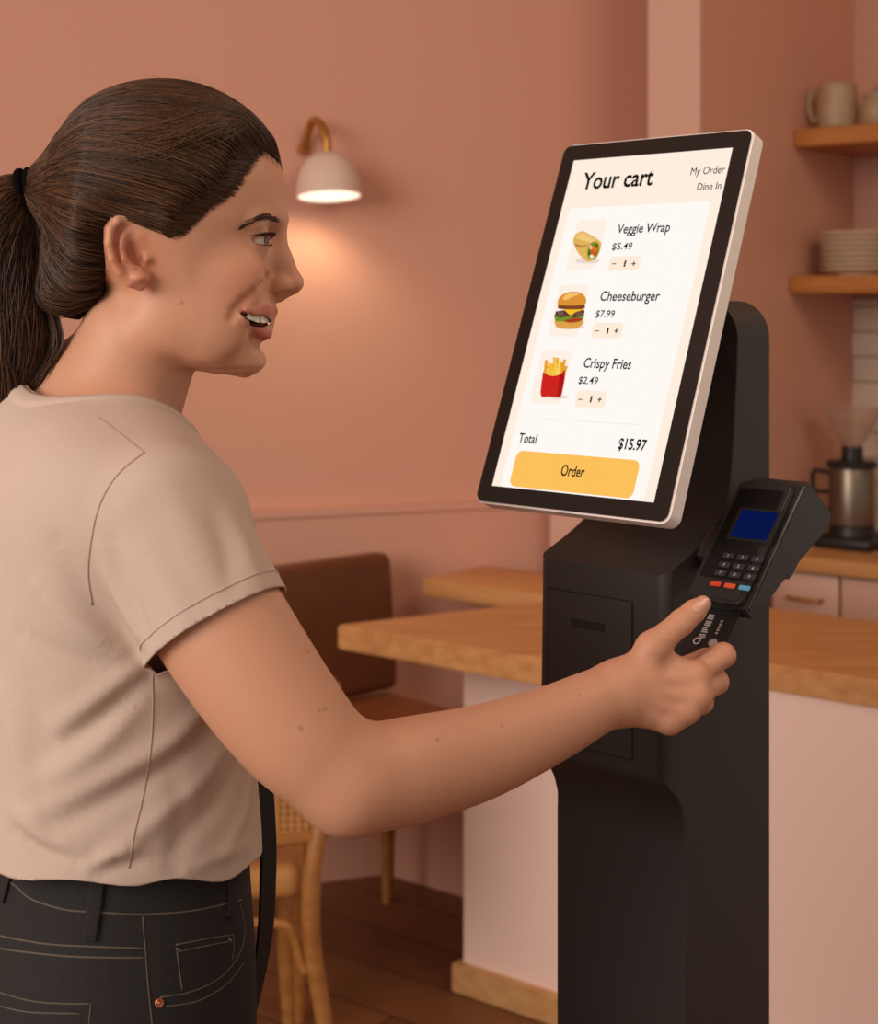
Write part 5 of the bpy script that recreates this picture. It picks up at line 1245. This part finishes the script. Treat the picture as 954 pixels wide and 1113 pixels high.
# ---- shoes on the floor
M_shoe = mat('shoe canvas', srgb(60, 54, 50), .7, bump=(500, .2)); M_sole = mat('shoe sole', srgb(214, 200, 186), .6, bump=(200, .1))
for s in (-1, 1):
    a = B_(-.035, s*.10, .05); b = B_(.085, s*.108, .04); c = B_(.15, s*.112, .034)
    sf = lambda p: smax(smin(smin(sd_cap(p, a, b, .038, .038), sd_cap(p, b, c, .038, .030), .02), sd_cap(p, a+[0, 0, .01], a+[.01, 0, .07], .040, .044), .02), np.maximum(.018-p[:, 2], p[:, 2]-.115), .004)
    lo_ = np.minimum(a, c)-.08; hi_ = np.maximum(a, c)+.08; lo_[2] = 0; hi_[2] = .14
    v, q = mesh_sdf(sf, lo_, hi_, 4e-3); me = np_mesh('shoe', v, q); me.shade_smooth(); so_ = link('shoe', me, M_shoe, woman)
    s2 = lambda p: smax(smin(sd_cap(p, a*[1, 1, .2], b*[1, 1, .2], .042, .043), sd_cap(p, b*[1, 1, .2], c*[1, 1, .2], .043, .034), .02), np.maximum(.0006-p[:, 2], p[:, 2]-.022), .003)
    v, q = mesh_sdf(s2, lo_-[0, 0, .02], hi_, 4e-3); me = np_mesh('sole', v, q); me.shade_smooth(); link('sole', me, M_sole, so_)
# ---- bag hanging from the far shoulder by a long black strap
bag = empty('shoulder_bag', (0, 0, 0)); tag(bag, 'black bag strap hanging in front of the woman from her far shoulder', 'bag')
SP = [V(40, 470, 1.50), V(70, 446, 1.452), V(118, 470, 1.40), V(165, 545, 1.375), V(215, 650, 1.385), V(262, 760, 1.39), V(284, 838, 1.39), V(290.5, 900, 1.39), V(291, 960, 1.395), V(286, 1030, 1.405), V(268, 1112, 1.43), V(240, 1180, 1.46)]
bm = bmesh.new(); sp_ = spline(SP, 8); rows_ = []
for i, p in enumerate(sp_):
    t = nrm(sp_[min(i+1, len(sp_)-1)]-sp_[max(i-1, 0)]); w_ = nrm(np.cross(t, nrm(np.array([.85, -.5, .1])))); n_ = np.cross(w_, t)
    rows_.append([bm.verts.new(p+w_*a_*.011+n_*b_*.0013) for a_, b_ in ((-1, -1), (1, -1), (1, 1), (-1, 1))])
for a, b in zip(rows_, rows_[1:]):
    for k in range(4): bm.faces.new((a[k], b[k], b[(k+1) % 4], a[(k+1) % 4]))
bm.faces.new(rows_[0]); bm.faces.new(rows_[-1][::-1]); obj('strap', bm, M_strap, bag, 40)
bc_ = SP[-1]; Mb = Matrix.Translation(Vector(bc_)+Vector((-.01, .045, -.12))) @ Matrix.Rotation(BA, 4, 'Z')
bm = bmesh.new(); box(bm, (-.11, -.03, -.12), (.11, .03, .12), .02, 4, Mb); obj('pouch', bm, M_strap, bag, 60)
bm = bmesh.new(); box(bm, (-.114, -.035, .0), (.114, .034, .124), .012, 3, Mb); obj('flap', bm, M_strap, bag, 60)
